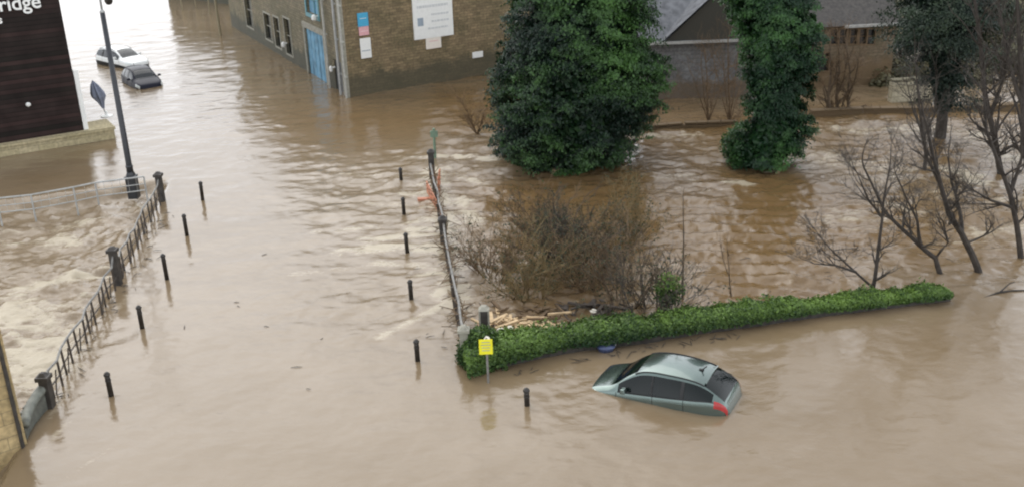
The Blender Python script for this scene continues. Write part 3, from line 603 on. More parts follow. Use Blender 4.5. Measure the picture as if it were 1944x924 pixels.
# right hand railing
rr0, rr1 = RR; d = (rr1-rr0)/np.linalg.norm(rr1-rr0); Lr = np.linalg.norm(rr1-rr0)
ra = empty('iron_railing', rr0, 'grey rail on dark posts along the right side of the flooded bridge', 'railing')
def RP(s, z=0): return rr0+d*s+np.array([0, 0, z])
big_s = [0.1, .55*Lr, Lr]; 
for s_, h in zip(big_s, (1.05, .95, 1.25)):
    mb = MB(); q = RP(s_); mb.box((q[0], q[1], h/2-.4), (.24, .24, h+.6)); mb.box((q[0], q[1], h-.05), (.33, .33, .1)); mb.box((q[0], q[1], h+.05), (.25, .25, .1), taper=.35); mb.build('post', 'darkstone' if s_ > 1 else 'stonetrim', ra, world=True, bevel=.015)
nu = 17
for k in range(nu):
    s_ = .8+(Lr-1.4)*k/(nu-1); h = .72+random.uniform(-.05, .04); mb = MB(); q = RP(s_); mb.tube([q-(0, 0, .5), q+(random.uniform(-.08, .04), 0, h)], .05, 6); mb.build('baluster', 'raild', ra, world=True)
for z_, mm, rr, jx in ((.74, 'rail', .04, .05), (.45, 'raild', .035, .05), (.18, 'raild', .03, 0)):
    mb = MB(); mb.tube([RP(s_, z_+random.uniform(-.03, .03))+(random.uniform(-jx, jx), 0, 0) for s_ in np.linspace(0, Lr, 14)], rr, 6); mb.build('rail', mm, ra, world=True)
mb = MB(); rg_ = random.Random(4)
for k in range(150):
    s_ = rg_.uniform(.4, Lr); p = RP(s_, rg_.uniform(.0, .75))+np.array([rg_.gauss(.03, .06), 0, 0]); v_ = np.array([rg_.gauss(0, .25), rg_.gauss(0, .25), rg_.gauss(0, .2)]); mb.tube([p-v_, p+v_*.2+(0, 0, .03), p+v_], [.012, .016, .006], 4, cap=False)
tag(mb.build('debris', 'twig'), 'twigs and reeds snagged along the right railing', 'debris', kind='stuff')
# orange plastic barrier caught on the rail
q0 = G(826, 408); ob = empty('orange_barrier', q0, 'orange plastic barrier washed against the right railing, half under water', 'barrier')
ax = np.array([[-.25, .95, .1], [.95, .25, -.1], [0, .1, 1]]); ax = ax/np.linalg.norm(ax, axis=1)[:, None]
mb = MB()
for z_ in (.02, .2, .38): mb.box(q0+ax[1]*0+np.array([-.1, 1.2, z_]), (2.9, .04, .09), ax)
for s_ in np.linspace(-1.4, 1.4, 7): mb.box(q0+ax[0]*s_+np.array([-.1, 1.2, .18]), (.05, .045, .5), ax)
mb.build('grid_panel', 'orange', ob, world=True)
for s_ in (-.9, .6): mb = MB(); mb.box(q0+ax[0]*s_+np.array([-.35, 1.2, -.02]), (.18, .6, .12), ax); mb.build('foot', 'orange', ob, world=True)
qo = G(834, 372); oc = empty('orange_netting', qo, 'torn strip of orange safety netting hanging on the railing above the barrier', 'netting')
mb = MB()
for k in range(6): mb.tube([(-.05+random.uniform(-.05, .05), .25*k, -.1), (random.uniform(-.06, .02), .25*k+.1, .3), (.0, .25*k+random.uniform(0, .15), .74)], .022, 4)
for z_ in (.15, .4, .68): mb.tube([(random.uniform(-.06, .0), y_, z_+random.uniform(-.05, .05)) for y_ in np.linspace(-.1, 1.4, 6)], .025, 4)
mb.build('mesh_strip', 'orange', oc)
# green pole
gp = G(826, 300); hz = topz(gp, 244); o = empty('green_pole', gp, 'slim green pole behind the far end post of the right railing', 'pole')
mb = MB(); mb.tube([(0, 0, -.5), (.02, 0, hz)], .06, 8); mb.build('shaft', 'green', o); mb = MB(); mb.box((.02, -.05, hz-.25), (.34, .04, .3)); mb.build('plate', 'green', o)
# ---------------------------------------------------------------- bollards
def make_bollard(label, x, y, g_):
    o = empty('bollard', G(x, y), label, 'bollard', g_)
    mb = MB(); mb.lathe((0, 0, -.5), [(.075, 0), (.07, 1.0), (.068, 1.06)], 16); mb.build('shaft', 'postblack', o, smooth=True)
    mb = MB(); mb.lathe((0, 0, .555), [(.075, 0), (.088, .02), (.088, .05), (.072, .075), (.055, .10), (.02, .125)], 16); mb.build('cap', 'postblack', o, smooth=True)
    mb = MB(); mb.lathe((0, 0, .40), [(.074, 0), (.08, .01), (.08, .03), (.074, .04)], 16); mb.build('collar', 'postblack', o, smooth=True)
    return o
BL = [(211, 750, 705, 'nearest black bollard of the row by the left railing, beside the near stone post'), (270, 622, 579, 'second nearest black bollard in the row beside the left railing'),
      (317, 530, 481, 'middle black bollard of the left row, level with the middle stone post'), (355, 447, 406, 'black bollard second from the lamp post end of the left row'), (385, 380, 344, 'farthest black bollard of the left row, nearest the lamp post')]
BR = [(793, 684, 643, 'black bollard left of the hedge end, nearest of the right railing row'), (781, 569, 530, 'second nearest black bollard in the row along the right railing'), (773, 477, 441, 'middle black bollard of the right railing row, in white foam'),
      (767, 406, 374, 'black bollard beside the orange barrier in the right railing row'), (762, 345, 318, 'farthest black bollard of the right railing row'), (1001, 768, 735, 'lone black bollard between the yellow sign and the green car')]
proto = None
for lst, g_ in ((BL, 'bollards along the left railing'), (BR, 'bollards along the right railing')):
    for (x, y, yt, lb) in lst:
        if proto is None: proto = o = make_bollard(lb, x, y, g_)
        else: o = copy_tree(proto)
        p = G(x, y); tag(o, lb, 'bollard', g_); hz = topz(p, yt); o.location = (p[0], p[1], hz-.68); o.rotation_euler = (random.uniform(-.02, .02), random.uniform(-.02, .02), 0)
# ---------------------------------------------------------------- street lamp
lp = G(253, 360); lt = topz(lp, 22); la = empty('street_lamp', lp, 'tall dark street lamp with a boxed base where the two left railings meet', 'street lamp')
mb = MB(); mb.box((0, 0, .1), (.42, .42, .95)); mb.box((0, 0, .60), (.47, .47, .06)); mb.box((0, 0, .74), (.34, .34, .22), taper=.6); mb.build('base', 'lampgrey', la, bevel=.02)
mb = MB(); mb.tube([(0, 0, .8), (0, 0, 1.2), (0, 0, lt)], [.15, .125, .10], 14); mb.lathe((0, 0, 1.0), [(.15, 0), (.16, .05), (.13, .1)], 14); mb.build('pole', 'lampgrey', la, smooth=True)
mb = MB(); mb.tube([(0, 0, lt-.02), (0, 0, lt+1.3)], .045, 10); mb.lathe((0, 0, lt-.05), [(.10, 0), (.11, .04), (.05, .12)], 12); mb.build('upper_pole', 'railpale', la, smooth=True)
mb = MB(); mb.tube([(0, 0, lt+1.25), (.12, 0, lt+1.36), (.33, 0, lt+1.3)], .035, 8); mb.build('arm', 'lampgrey', la, smooth=True)
lh = P(lp+np.array([.33, 0, lt])); 
mb = MB(); mb.lathe((.33, 0, topz(lp, 9)), [(.02, -.03), (.11, 0), (.16, .1), (.16, .4), (.10, .6), (.03, 1.3)], 14); mb.build('lantern', 'postblack', la, smooth=True)
# ---------------------------------------------------------------- yellow sign and post by the hedge
yb = G(927, 726); yt_ = topz(yb, 642); ysn = empty('warning_sign', yb, 'yellow square sign on a thin grey pole before the hedge end', 'sign')
mb = MB(); mb.tube([(0, 0, -.6), (0, 0, yt_+.02)], .03, 8); mb.build('pole', 'rail', ysn)
sc_ = .34; mb = MB(); mb.box((-.02, -.045, yt_-.22), (.36, .02, .44)); mb.build('plate', 'yellow', ysn, bevel=.008)
mb = MB(); 
for k, z in enumerate((.34, .26, .18, .10)): mb.box((-.02, -.0575, yt_-.42+z), (.22 if k != 1 else .26, .004, .018))
mb.build('printed_mark', 'ink', ysn)
pb_ = G(921, 640); hz = topz(pb_, 582); o = empty('gate_post', pb_, 'dark pointed post with pale edges standing behind the hedge end', 'post')
mb = MB(); mb.box((0, 0, hz/2-.3), (.2, .2, hz+.4)); mb.build('shaft', 'darkstone', o, bevel=.01); mb = MB(); mb.box((0, 0, hz-.02), (.3, .3, .12), taper=.45); mb.box((-.13, .0, hz/2), (.05, .2, hz-.1)); mb.box((.13, .0, hz/2), (.05, .2, hz-.1)); mb.build('trim', 'stonetrim', o)
# ---------------------------------------------------------------- cars
def lerp(x, t_): return float(np.interp(x, [a for a, _ in t_], [b_ for _, b_ in t_]))
def smooth_lerp(x, t_):   # catmull style
    xs_ = [a for a, _ in t_]; y_ = [b_ for _, b_ in t_]; i = max(0, min(len(xs_)-2, int(np.searchsorted(xs_, x)-1)))
    h = xs_[i+1]-xs_[i]; q = (x-xs_[i])/h
    def sl(k):
        if k == 0: return (y_[1]-y_[0])/(xs_[1]-xs_[0])
        if k == len(xs_)-1: return (y_[-1]-y_[-2])/(xs_[-1]-xs_[-2])
        return (y_[k+1]-y_[k-1])/(xs_[k+1]-xs_[k-1])
    m0, m1 = sl(i)*h, sl(i+1)*h; q2 = q*q; q3 = q2*q
    return (2*q3-3*q2+1)*y_[i]+(q3-2*q2+q)*m0+(-2*q3+3*q2)*y_[i+1]+(q3-q2)*m1
def glass_mat(name, col, tr=.35):
    m, t, b = new_mat(name); b.inputs['Base Color'].default_value = (*col, 1); b.inputs['Roughness'].default_value = .04; b.inputs['Specular IOR Level'].default_value = .6
    T = N(t, 'ShaderNodeBsdfTransparent'); T.inputs[0].default_value = (.7, .85, .8, 1); mx = N(t, 'ShaderNodeMixShader'); mx.inputs[0].default_value = tr
    t.links.new(b.outputs[0], mx.inputs[1]); t.links.new(T.outputs[0], mx.inputs[2]); t.links.new(mx.outputs[0], t.nodes['Material Output'].inputs[0]); return m
M['glass'] = glass_mat('tinted_glass', (.004, .008, .008), .10); M['glass'].node_tree.nodes['Principled BSDF'].inputs['Specular IOR Level'].default_value = .35; M['glassd'] = glass_mat('dark_glass', (.012, .016, .02), .1)
def paint(name, c, coat=1.0, rough=.32, metal=.35):
    m = simple(name, c, rough, metal, var=.06, scale=2); b = m.node_tree.nodes['Principled BSDF']; b.inputs['Coat Weight'].default_value = coat; b.inputs['Coat Roughness'].default_value = .06; return m
M['silvergreen'] = paint('silver_green_paint', (.12, .165, .15), metal=.85, rough=.24); M['whitecar'] = paint('white_car_paint', (.8, .82, .8), .6, .4, 0); M['darkcar'] = paint('dark_blue_paint', (.010, .012, .025), 0, .4, 0); M['darkcar'].node_tree.nodes['Principled BSDF'].inputs['Specular IOR Level'].default_value = .2
M['redlens'] = simple('red_lens', (.40, .03, .03), .15, var=.1); M['clearlens'] = simple('clear_lens', (.75, .8, .78), .1, var=.05); M['rubber'] = simple('black_rubber', (.015, .015, .015), .6); M['seatcloth'] = simple('grey_seat_cloth', (.07, .075, .08), .9); M['plate'] = simple('yellow_plate', (.75, .62, .1), .5)
def build_car(root, paintm, L=4.05, Wd=.86, zr_pts=None, zb_pts=None, glass='glass', cowl=.98, rf0=1.72, rf1=3.45, tail=3.98, wins=((1.18, 2.06), (2.12, 2.90), (2.96, 3.60))):
    zr_pts = zr_pts or [(0, .50), (.10, .68), (.35, .80), (.7, .90), (1.0, .98), (1.35, 1.22), (1.75, 1.42), (2.2, 1.49), (2.8, 1.48), (3.3, 1.42), (3.55, 1.34), (3.85, 1.02), (4.0, .80), (4.05, .55)]
    zb_pts = zb_pts or [(0, .46), (.10, .60), (.35, .71), (.7, .78), (1.0, .83), (1.6, .85), (2.4, .88), (3.2, .92), (3.7, .93), (3.95, .80), (4.05, .5)]
    wb = [(0, .50), (.12, .66), (.4, .80), (.9, .845), (2.0, .86), (3.2, .85), (3.7, .80), (3.95, .68), (4.05, .56)]
    wr = [(0, .40), (.12, .56), (.4, .68), (.9, .70), (1.3, .66), (1.75, .59), (2.5, .60), (3.3, .57), (3.7, .60), (3.95, .58), (4.05, .50)]
    k = L/4.05; st = np.linspace(0, 4.05, 95); NS, NT = 8, 9
    rows = []
    for x in st:
        zb = smooth_lerp(x, zb_pts); zr = max(smooth_lerp(x, zr_pts), zb+.02); b_ = smooth_lerp(x, wb)*Wd/.86; r_ = min(smooth_lerp(x, wr)*Wd/.86, b_-.01)
        low = lerp(x, [(0, .38), (.3, .22), (.5, .2), (3.6, .2), (3.85, .25), (4.05, .42)])
        sec = [(0, low), (b_*.9, low), (b_*1.0, low+.1), (b_*1.03, (low+zb)/2), (b_*1.02, zb-.14), (b_*1.01, zb-.06), (b_*.985, zb)]
        frz = .88 if x > cowl else .75
        for q in np.linspace(0, 1, NS+1)[1:]:
            zz = zb+(zr-.05*min(1, (zr-zb)/.2)-zb)*q; ww = (b_*.985)*(1-q)+r_*q+.025*math.sin(math.pi*q)*min(1, (zr-zb)/.3); sec.append((ww, zz))
        w1, z1 = sec[-1]
        for q in np.linspace(0, 1, NT+1)[1:]: sec.append((w1*(1-q), z1+(zr-z1)*math.sin(q*math.pi/2)**.8))
        rows.append(sec)
    ns = len(rows[0]); ws_ = 6
    def vert(i, j, sgn, off=0.):
        y, z = rows[i][j]; return np.array([st[i]*k-L/2, sgn*y, z])
    cats = {}
    def cat(i, j):
        x = (st[i]+st[i+1])/2; side_ = ws_ <= j < ws_+NS; top = j >= ws_+NS
        if side_:
            v = (j-ws_+.5)/NS; zspan = rows[i][ws_+NS][1]-rows[i][ws_][1]
            for n_, (a, b_) in enumerate(wins):
                if a < x < b_ and .05 < v < .93 and zspan > .10: return ('side_window', n_)
            if wins[0][0] < x < wins[-1][1] and .05 < v < .93 and zspan > .10: return ('pillar', 0)
        if top:
            q = (j-ws_-NS+.5)/NT
            if cowl < x < rf0 and q > .06: return ('windscreen', 0)
            if rf1+.04 < x < tail-.10 and q > .04: return ('rear_window', 0)
        if x > 3.72 and ws_-2 <= j < ws_+2 and x < 4.0: return ('tail_light', 0)
        if .12 < x < .5 and 4 <= j < ws_+3: return ('headlight', 0)
        if j < 3: return ('sill', 0)
        return ('body', 0)
    for sgn in (-1, 1):
        for i in range(len(st)-1):
            for j in range(ns-1):
                c = cat(i, j); key = (c[0], c[1], 0 if c[0] in ('body', 'pillar', 'sill', 'windscreen', 'rear_window') else sgn)
                mb = cats.setdefault(key, MB()); q = [vert(i, j, sgn), vert(i+1, j, sgn), vert(i+1, j+1, sgn), vert(i, j+1, sgn)]
                if sgn > 0: q = q[::-1]
                n0 = len(mb.v); mb.v += [tuple(p) for p in q]; mb.f.append((n0, n0+1, n0+2, n0+3))
    mats = dict(pillar='rubber', side_window=glass, windscreen=glass, rear_window=glass, tail_light='redlens', headlight='clearlens', sill='rubber', body=paintm)
    for key, mb in cats.items():
        # weld the loose quads
        V = np.round(np.array(mb.v), 5); uq, inv = np.unique(V, axis=0, return_inverse=True); inv = inv.ravel(); fs = []
        for f_ in mb.f:
            g_ = []; [g_.append(int(inv[q])) for q in f_ if int(inv[q]) not in g_]
            if len(g_) > 2: fs.append(tuple(g_))
        vv = uq.copy()
        if 'window' in key[0] or key[0] == 'windscreen': c_ = np.array([0, 0, .7]); dd = vv-c_*1; dd[:, 0] = 0; nn = np.linalg.norm(dd, axis=1)[:, None]; vv = vv-dd/np.maximum(nn, .1)*.012
        mb.v = [tuple(q) for q in vv]; mb.f = fs
        for i, f_ in enumerate(mb.f):
            Pf = [np.array(mb.v[q]) for q in f_]; cf_ = sum(Pf)/len(Pf); o_ = cf_-np.array([np.clip(cf_[0], -L/2+.9, L/2-.9), 0, .62])
            if np.cross(Pf[1]-Pf[0], Pf[2]-Pf[1])@o_ < 0: mb.f[i] = f_[::-1]
        mb.build(key[0], mats[key[0]], root, smooth=True)
    # trims
    for sgn in (-1, 1):
        mb = MB(); pts = []
        for i in range(len(st)):
            if wins[0][0]-.02 <= st[i] <= wins[-1][1]+.06: pts.append(vert(i, ws_, sgn)+np.array([0, sgn*.008, .012]))
        mb.tube(pts, .014, 5); mb.build('window_trim', 'rubber', root)
        mb = MB(); pts = [vert(i, ws_+NS, sgn)+np.array([0, sgn*.0, .008]) for i in range(len(st)) if rf0-.05 < st[i] < rf1+.05]; mb.tube(pts, .016, 5); mb.build('roof_rail', 'rubber', root)
        mb = MB(); mb.box(((1.38)*k-L/2, sgn*(Wd+.10), .98), (.14, .2, .13), taper=.8); mb.box((1.38*k-L/2, sgn*(Wd+.0), .93), (.08, .12, .05)); mb.build('mirror', paintm, root, bevel=.03)
        for xx in (1.95, 2.85):
            mb = MB(); mb.box((xx*k-L/2, sgn*(Wd*1.025), .80), (.17, .03, .025)); mb.build('door_handle', paintm, root, bevel=.006)
        for xx in (1.12, 2.09, 2.93):
            i = int(np.argmin(abs(st-xx))); mb = MB(); mb.tube([vert(i, j, sgn)+np.array([0, sgn*.002, 0]) for j in range(2, ws_+1)], .008, 4); mb.build('door_seam', 'rubber', root)
        mb = MB(); mb.tube([vert(i, ws_-3, sgn)+np.array([0, sgn*.01, 0]) for i in range(26, 84)], .022, 5); mb.build('side_moulding', 'rubber', root)
    mb = MB(); i = int(np.argmin(abs(st-rf1))); mb.tube([vert(i+1, j, 1)*[1, y_, 1]+np.array([.02, 0, .02]) for j, y_ in [(q, 1) for q in range(ws_+NS+1, ns)]+[(q, -1) for q in range(ns-2, ws_+NS, -1)]], .03, 5); mb.build('spoiler', paintm, root)
    for sx in (1.75, 2.75):
        for sy in (-.36, .36):
            if sx > 2.5 or True:
                mb = MB(); mb.box((sx*k-L/2+.2, sy, .75), (.14, .46, .6)); mb.box((sx*k-L/2+.22, sy, 1.14), (.09, .24, .17)); mb.build('seat', 'seatcloth', root, bevel=.03)
    mb = MB(); mb.box((1.2*k-L/2, 0, .78), (.35, 1.4, .16)); mb.build('dashboard', 'seatcloth', root)
    ra_ = rf1-.2; za_ = smooth_lerp(ra_, zr_pts); mb = MB(); mb.tube([(ra_*k-L/2, 0, za_), (ra_*k-L/2+.14, 0, za_+.13)], .016, 6); mb.box((ra_*k-L/2, 0, za_+.012), (.12, .06, .04)); mb.build('aerial', 'rubber', root)
    return root
ca, cb = G(1118, 728), G(1408, 768)
cc = (ca+cb)/2+np.array([0, .35, 0])
car = empty('hatchback_car', (0, 0, 0), 'silver green hatchback floating nose down beside the hedge', 'car')
build_car(car, 'silvergreen', zr_pts=[(0, .50), (.10, .66), (.35, .78), (.7, .88), (.95, .95), (1.35, 1.23), (1.7, 1.41), (2.05, 1.47), (2.5, 1.46), (2.9, 1.42), (3.25, 1.35), (3.55, 1.22), (3.82, 1.02), (4.0, .78), (4.05, .55)],
    cowl=.95, rf0=1.62, rf1=3.36, tail=4.02, wins=((1.15, 2.06), (2.10, 2.86), (2.92, 3.66)))
dn = (cb-ca); yaw = math.atan2(dn[1], dn[0])
car.location = (cc[0]+.0, cc[1]-.05, -.67); car.rotation_euler = (R(0), R(-3.4), R(-28))
wc = empty('white_car', (0, 0, 0), 'white estate car stranded upstream of the dark car in the street', 'car'); build_car(wc, 'whitecar', L=4.7, glass='glassd', wins=((1.22, 2.02), (2.12, 2.86), (2.96, 3.62)))
p_ = G(238, 128); wc.location = (p_[0]-.5, p_[1]+1.0, -.30); wc.rotation_euler = (0, R(0), R(140))
dc = empty('dark_car', (0, 0, 0), 'small dark blue car in the flooded street close to the lamp post line', 'car'); build_car(dc, 'darkcar', L=3.7, glass='glassd')
p_ = G(270, 158); dc.location = (p_[0], p_[1], -.50); dc.rotation_euler = (0, R(0), R(125))
# ---------------------------------------------------------------- hedge
HT = [.68, .64, .60, .55, .48, .40, .33]; HWd = [.7, 1.0, .9, .85, .75, .75, .65]
hg = empty('ivy_hedge', HW[0], 'long green ivy covered wall ending by the yellow sign', 'hedge')
cum = [0]; 
for i in range(len(HW)-1): cum.append(cum[-1]+np.linalg.norm(HW[i+1]-HW[i]))
def HP(s):
    x = np.interp(s, cum, [p[0] for p in HW]); y = np.interp(s, cum, [p[1] for p in HW]); return x, y, np.interp(s, cum, HT), np.interp(s, cum, HWd)
TOT = cum[-1]
mb = MB()
for i in range(1, len(HW)-1):
    w_ = Wall(HW[i], HW[i+1]); h = (HT[i]+HT[i+1])/2-.25; slab(w_, -.02, w_.L+.02, -1, h, -min(HWd[i], HWd[i+1])+.15, -.12, mb)
mb.build('wall', 'darkstone', hg, world=True)
n = 62000; s = RNG.random(n)*TOT; x, y, ht, wd_ = HP(s); dv = np.array(HW[-1])-np.array(HW[1]); dv /= np.linalg.norm(dv); nv = np.array([-dv[1], dv[0]])
lump = fbm(s*1.6, np.zeros(n), 3, 3); lump2 = fbm(s*5, RNG.random(n)*2, 8, 2)
ang = RNG.random(n)**.8*math.pi      # 0 front foot .. pi back foot, rounded top
a0 = ang; cs = np.cos(a0); sn = np.sin(a0)
sq = np.maximum(np.abs(cs), np.abs(sn)); rr_ = (1/np.maximum(sq, .5))**.85*(.66+.62*lump+RNG.normal(0, .09, n))
off = wd_/2-cs*wd_/2*rr_*1.02; zz = sn*ht*rr_*.95+.02
zz = np.where((sn < .5) & (s > 1.2), zz+.14, zz); zz = np.maximum(zz, .0)
C = np.stack([x+nv[0]*off, y+nv[1]*off, zz], -1)
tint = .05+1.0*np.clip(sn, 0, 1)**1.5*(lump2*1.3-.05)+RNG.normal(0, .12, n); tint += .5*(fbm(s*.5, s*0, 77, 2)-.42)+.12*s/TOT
NR = np.stack([-nv[0]*cs, -nv[1]*cs, sn+.1], -1)
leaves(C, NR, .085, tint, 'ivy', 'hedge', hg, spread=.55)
n = 5200; s = RNG.random(n)*TOT; x, y, ht, wd_ = HP(s); cl_ = fbm(s*2.3, s*0+5, 55, 3); k_ = cl_ > .52; s, x, y, ht, wd_, cl_ = [q[k_] for q in (s, x, y, ht, wd_, cl_)]; n = len(s); o_ = RNG.random(n)*wd_
C = np.stack([x+nv[0]*o_, y+nv[1]*o_, ht*.9+RNG.random(n)*.8*(cl_-.42)], -1)
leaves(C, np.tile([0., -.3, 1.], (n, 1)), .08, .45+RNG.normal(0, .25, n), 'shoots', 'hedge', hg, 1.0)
# rounded ivy head at the left end
n = 9000; c0_ = (G(905, 700)+nv[0]*0); th_ = RNG.random(n)*2*math.pi; fi = np.arccos(RNG.random(n)); r_ = RNG.normal(1, .1, n)
C = np.stack([c0_[0]+.15+.62*np.sin(fi)*np.cos(th_)*r_, c0_[1]+.45+.6*np.sin(fi)*np.sin(th_)*r_, .05+.84*np.cos(fi)*r_], -1)
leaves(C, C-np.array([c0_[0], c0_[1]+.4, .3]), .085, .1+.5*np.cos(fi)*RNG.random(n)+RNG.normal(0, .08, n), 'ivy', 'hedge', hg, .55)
# young shrub poking over the hedge
def leafball(name, c, rad, n, size, mat, label, cat_, tint0=.5, stem='barkb', grp=None):
    o = empty(name, (c[0], c[1], 0), label, cat_, grp); d_ = RNG.normal(0, 1, (n, 3)); d_ /= np.linalg.norm(d_, axis=1)[:, None]; r_ = RNG.random(n)**.45
    C = np.array(c)+d_*r_[:, None]*np.array(rad); C[:, 2] = np.abs(C[:, 2]); tn = tint0+.3*d_[:, 2]+RNG.normal(0, .15, n)
    leaves(C, d_+np.array([0, 0, .4]), size, tn, 'crown', mat, o); mb = MB()
    for k in range(5): mb.tube([(c[0]+random.uniform(-.05, .05), c[1], -.3), (c[0]+random.uniform(-.3, .3)*rad[0], c[1]+random.uniform(-.3, .3)*rad[1], c[2]+rad[2]*.5)], [.03, .01], 5)
    mb.build('trunk', stem, o, world=True); return o
q = G(1272, 606); leafball('leafy_shrub', (q[0], q[1]+.3, .85), (.50, .4, .62), 650, .11, 'hedge', 'small bright green shrub poking above the middle of the hedge', 'shrub', .45)
# ---------------------------------------------------------------- evergreen trees
def profile_tree(name, outline, ybase, Y0, ztop, label, mat, n, size, seed, cat_='tree', trunkr=.35, dens=1.0, depth=1.0, tmul=1.0, gap=.0, lobes=70, tb=0, frond=1., droop=.45):
    """outline: rows of (row, left column, right column); the crown's width at each height, rebuilt as a round crown about its trunk"""
    zs, cx_, rx_ = [], [], []
    for (py, xl, xr) in outline:
        l_, r_ = onY(xl, py, Y0), onY(xr, py, Y0); zs.append((l_[2]+r_[2])/2); cx_.append((l_[0]+r_[0])/2); rx_.append((r_[0]-l_[0])/2)
    zs, cx_, rx_ = map(np.array, (zs, cx_, rx_)); o_ = np.argsort(zs); zs, cx_, rx_ = zs[o_], cx_[o_], rx_[o_]
    zt = zs[-1]; zs = np.append(zs, [zt+(ztop-zt)*.5, zt+(ztop-zt)*.8, ztop]); cx_ = np.append(cx_, [cx_[-1]]*3); rx_ = np.append(rx_, [rx_[-1]*.85, rx_[-1]*.55, .25])
    rg = np.random.default_rng(seed); root = empty(name, (cx_[0], Y0, 0), label, cat_)
    # clumps over the crown's surface and through its outer volume
    NC = int(lobes*dens); zc = rg.uniform(zs[0], ztop, NC*3); wgt = np.interp(zc, zs, rx_); zc = zc[rg.random(NC*3) < wgt/wgt.max()][:NC]; nc = len(zc)
    an = rg.uniform(0, 2*math.pi, nc); rr = np.interp(zc, zs, rx_)*rg.uniform(.62, .93, nc); cc_ = np.interp(zc, zs, cx_)
    CC = np.stack([cc_+np.cos(an)*rr, Y0+np.sin(an)*rr*depth, zc], -1); cr = rg.uniform(.45, .95, nc)*min(1, rx_.max()/3.2)*1.0
    ct = rg.normal(0, .16, nc)+.16*np.cos(an-.6)*1
    NF = int(n/110); zf = rg.uniform(zs[0]+.1, ztop, NF*3); wf = np.interp(zf, zs, rx_); zf = zf[rg.random(NF*3) < wf/wf.max()][:NF]; nf = len(zf)
    af = rg.uniform(0, 2*math.pi, nf); lob = fbm(af*1.3+10, zf*.55+10, seed+3, 3); rf_ = np.interp(zf, zs, rx_)*(.46+.66*lob+rg.uniform(-.14, .2, nf)); keep = lob > gap; zf, af, lob, rf_ = zf[keep], af[keep], lob[keep], rf_[keep]; nf = len(zf); cf = np.interp(zf, zs, cx_)
    base_ = np.stack([cf+np.cos(af)*rf_, Y0+np.sin(af)*rf_*depth, zf], -1); FL = rg.uniform(.45, 1.15, nf)*frond
    rad_ = np.stack([np.cos(af+rg.normal(0, .35, nf)), np.sin(af+rg.normal(0, .35, nf)), rg.normal(.12, .22, nf)], -1); lat_ = np.stack([-rad_[:, 1], rad_[:, 0], 0*af], -1)
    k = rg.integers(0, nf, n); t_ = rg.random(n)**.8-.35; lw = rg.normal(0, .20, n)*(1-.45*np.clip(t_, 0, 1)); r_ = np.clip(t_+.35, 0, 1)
    d_ = rad_[k]
    C = base_[k]+rad_[k]*(t_*FL[k])[:, None]+lat_[k]*(lw*FL[k]*1.5)[:, None]; C[:, 2] += -droop*np.clip(t_, 0, 1)**2*FL[k]-.5*np.abs(lw)*FL[k]+rg.normal(0, .07, n); C[:, 2] = np.maximum(C[:, 2], .02+rg.random(n)*.15)
    ft = rg.normal(0, .14, nf)
    ax_ = np.stack([np.interp(C[:, 2], zs, cx_), np.full(n, Y0), C[:, 2]-.5], -1); out = C-ax_; out /= np.linalg.norm(out, axis=1)[:, None]+.01
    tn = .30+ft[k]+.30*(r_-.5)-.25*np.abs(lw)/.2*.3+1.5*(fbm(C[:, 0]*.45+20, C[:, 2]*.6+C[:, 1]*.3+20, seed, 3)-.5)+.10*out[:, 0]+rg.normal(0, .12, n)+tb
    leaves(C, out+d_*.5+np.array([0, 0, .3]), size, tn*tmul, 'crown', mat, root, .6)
    # inner twiggy foliage mass, loosely filled, stops see-through
    n2 = n//3; zc = rg.uniform(zs[0], ztop-.5, n2); an = rg.uniform(0, 2*math.pi, n2); q = np.sqrt(rg.random(n2))*.72; r2 = np.interp(zc, zs, rx_)*q
    C = np.stack([np.interp(zc, zs, cx_)+np.cos(an)*r2, Y0+np.sin(an)*r2*depth, zc], -1)
    C[:, 2] = np.maximum(C[:, 2], .02)
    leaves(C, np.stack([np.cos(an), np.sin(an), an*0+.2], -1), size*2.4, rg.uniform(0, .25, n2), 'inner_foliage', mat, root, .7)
    mb = MB(); zz_ = np.linspace(-.8, ztop-1, 8); mb.tube([(np.interp(z, zs, cx_), Y0, z) for z in zz_], list(np.linspace(trunkr, .06, 8)), 10)
    mb.build('trunk', 'bark', root, world=True); mb = MB()
    for q in range(26):
        z = rg.uniform(.5, ztop-1.5); a_ = rg.uniform(0, 6.28); r_ = np.interp(z, zs, rx_)*.8; c_ = np.interp(z, zs, cx_)
        mb.tube([(c_, Y0, z), (c_+math.cos(a_)*r_*.5, Y0+math.sin(a_)*r_*.5, z+.3), (c_+math.cos(a_)*r_, Y0+math.sin(a_)*r_, z+.4)], [.07, .05, .02], 5)
    mb.build('limbs', 'bark', root, world=True)
    return root
big_y = G(1060, 322)[1]+1.3
profile_tree('evergreen_tree', [(-60, 990, 1200), (0, 975, 1222), (50, 968, 1245), (100, 960, 1258), (150, 950, 1255), (200, 942, 1240), (235, 936, 1225), (265, 932, 1200), (290, 945, 1170), (312, 975, 1140), (322, 990, 1110)], 322, big_y, 11.5,
             'massive dark evergreen standing in the flood in front of the mill', 'leaf', 170000, .12, 5, frond=1.05, tb=-.07, gap=.33)
ivy_y = G(1455, 318)[1]+.3
profile_tree('ivy_clad_tree', [(-40, 1390, 1540), (0, 1385, 1545), (50, 1395, 1560), (90, 1405, 1562), (130, 1420, 1538), (170, 1428, 1530), (210, 1428, 1528), (250, 1400, 1530), (285, 1392, 1515), (312, 1405, 1480)], 318, ivy_y, 10.5,
             'slim ivy covered tree rising between the grey and brown houses', 'ivy', 85000, .115, 8, frond=.8, droop=.6, tb=-.04, gap=.40)
q = G(1408, 306); leafball('leafy_shrub', (q[0], q[1]+.1, .7), (1.0, .8, .95), 3200, .12, 'ivy', 'bright green shrub at the foot of the slim ivy covered tree', 'shrub', .55)
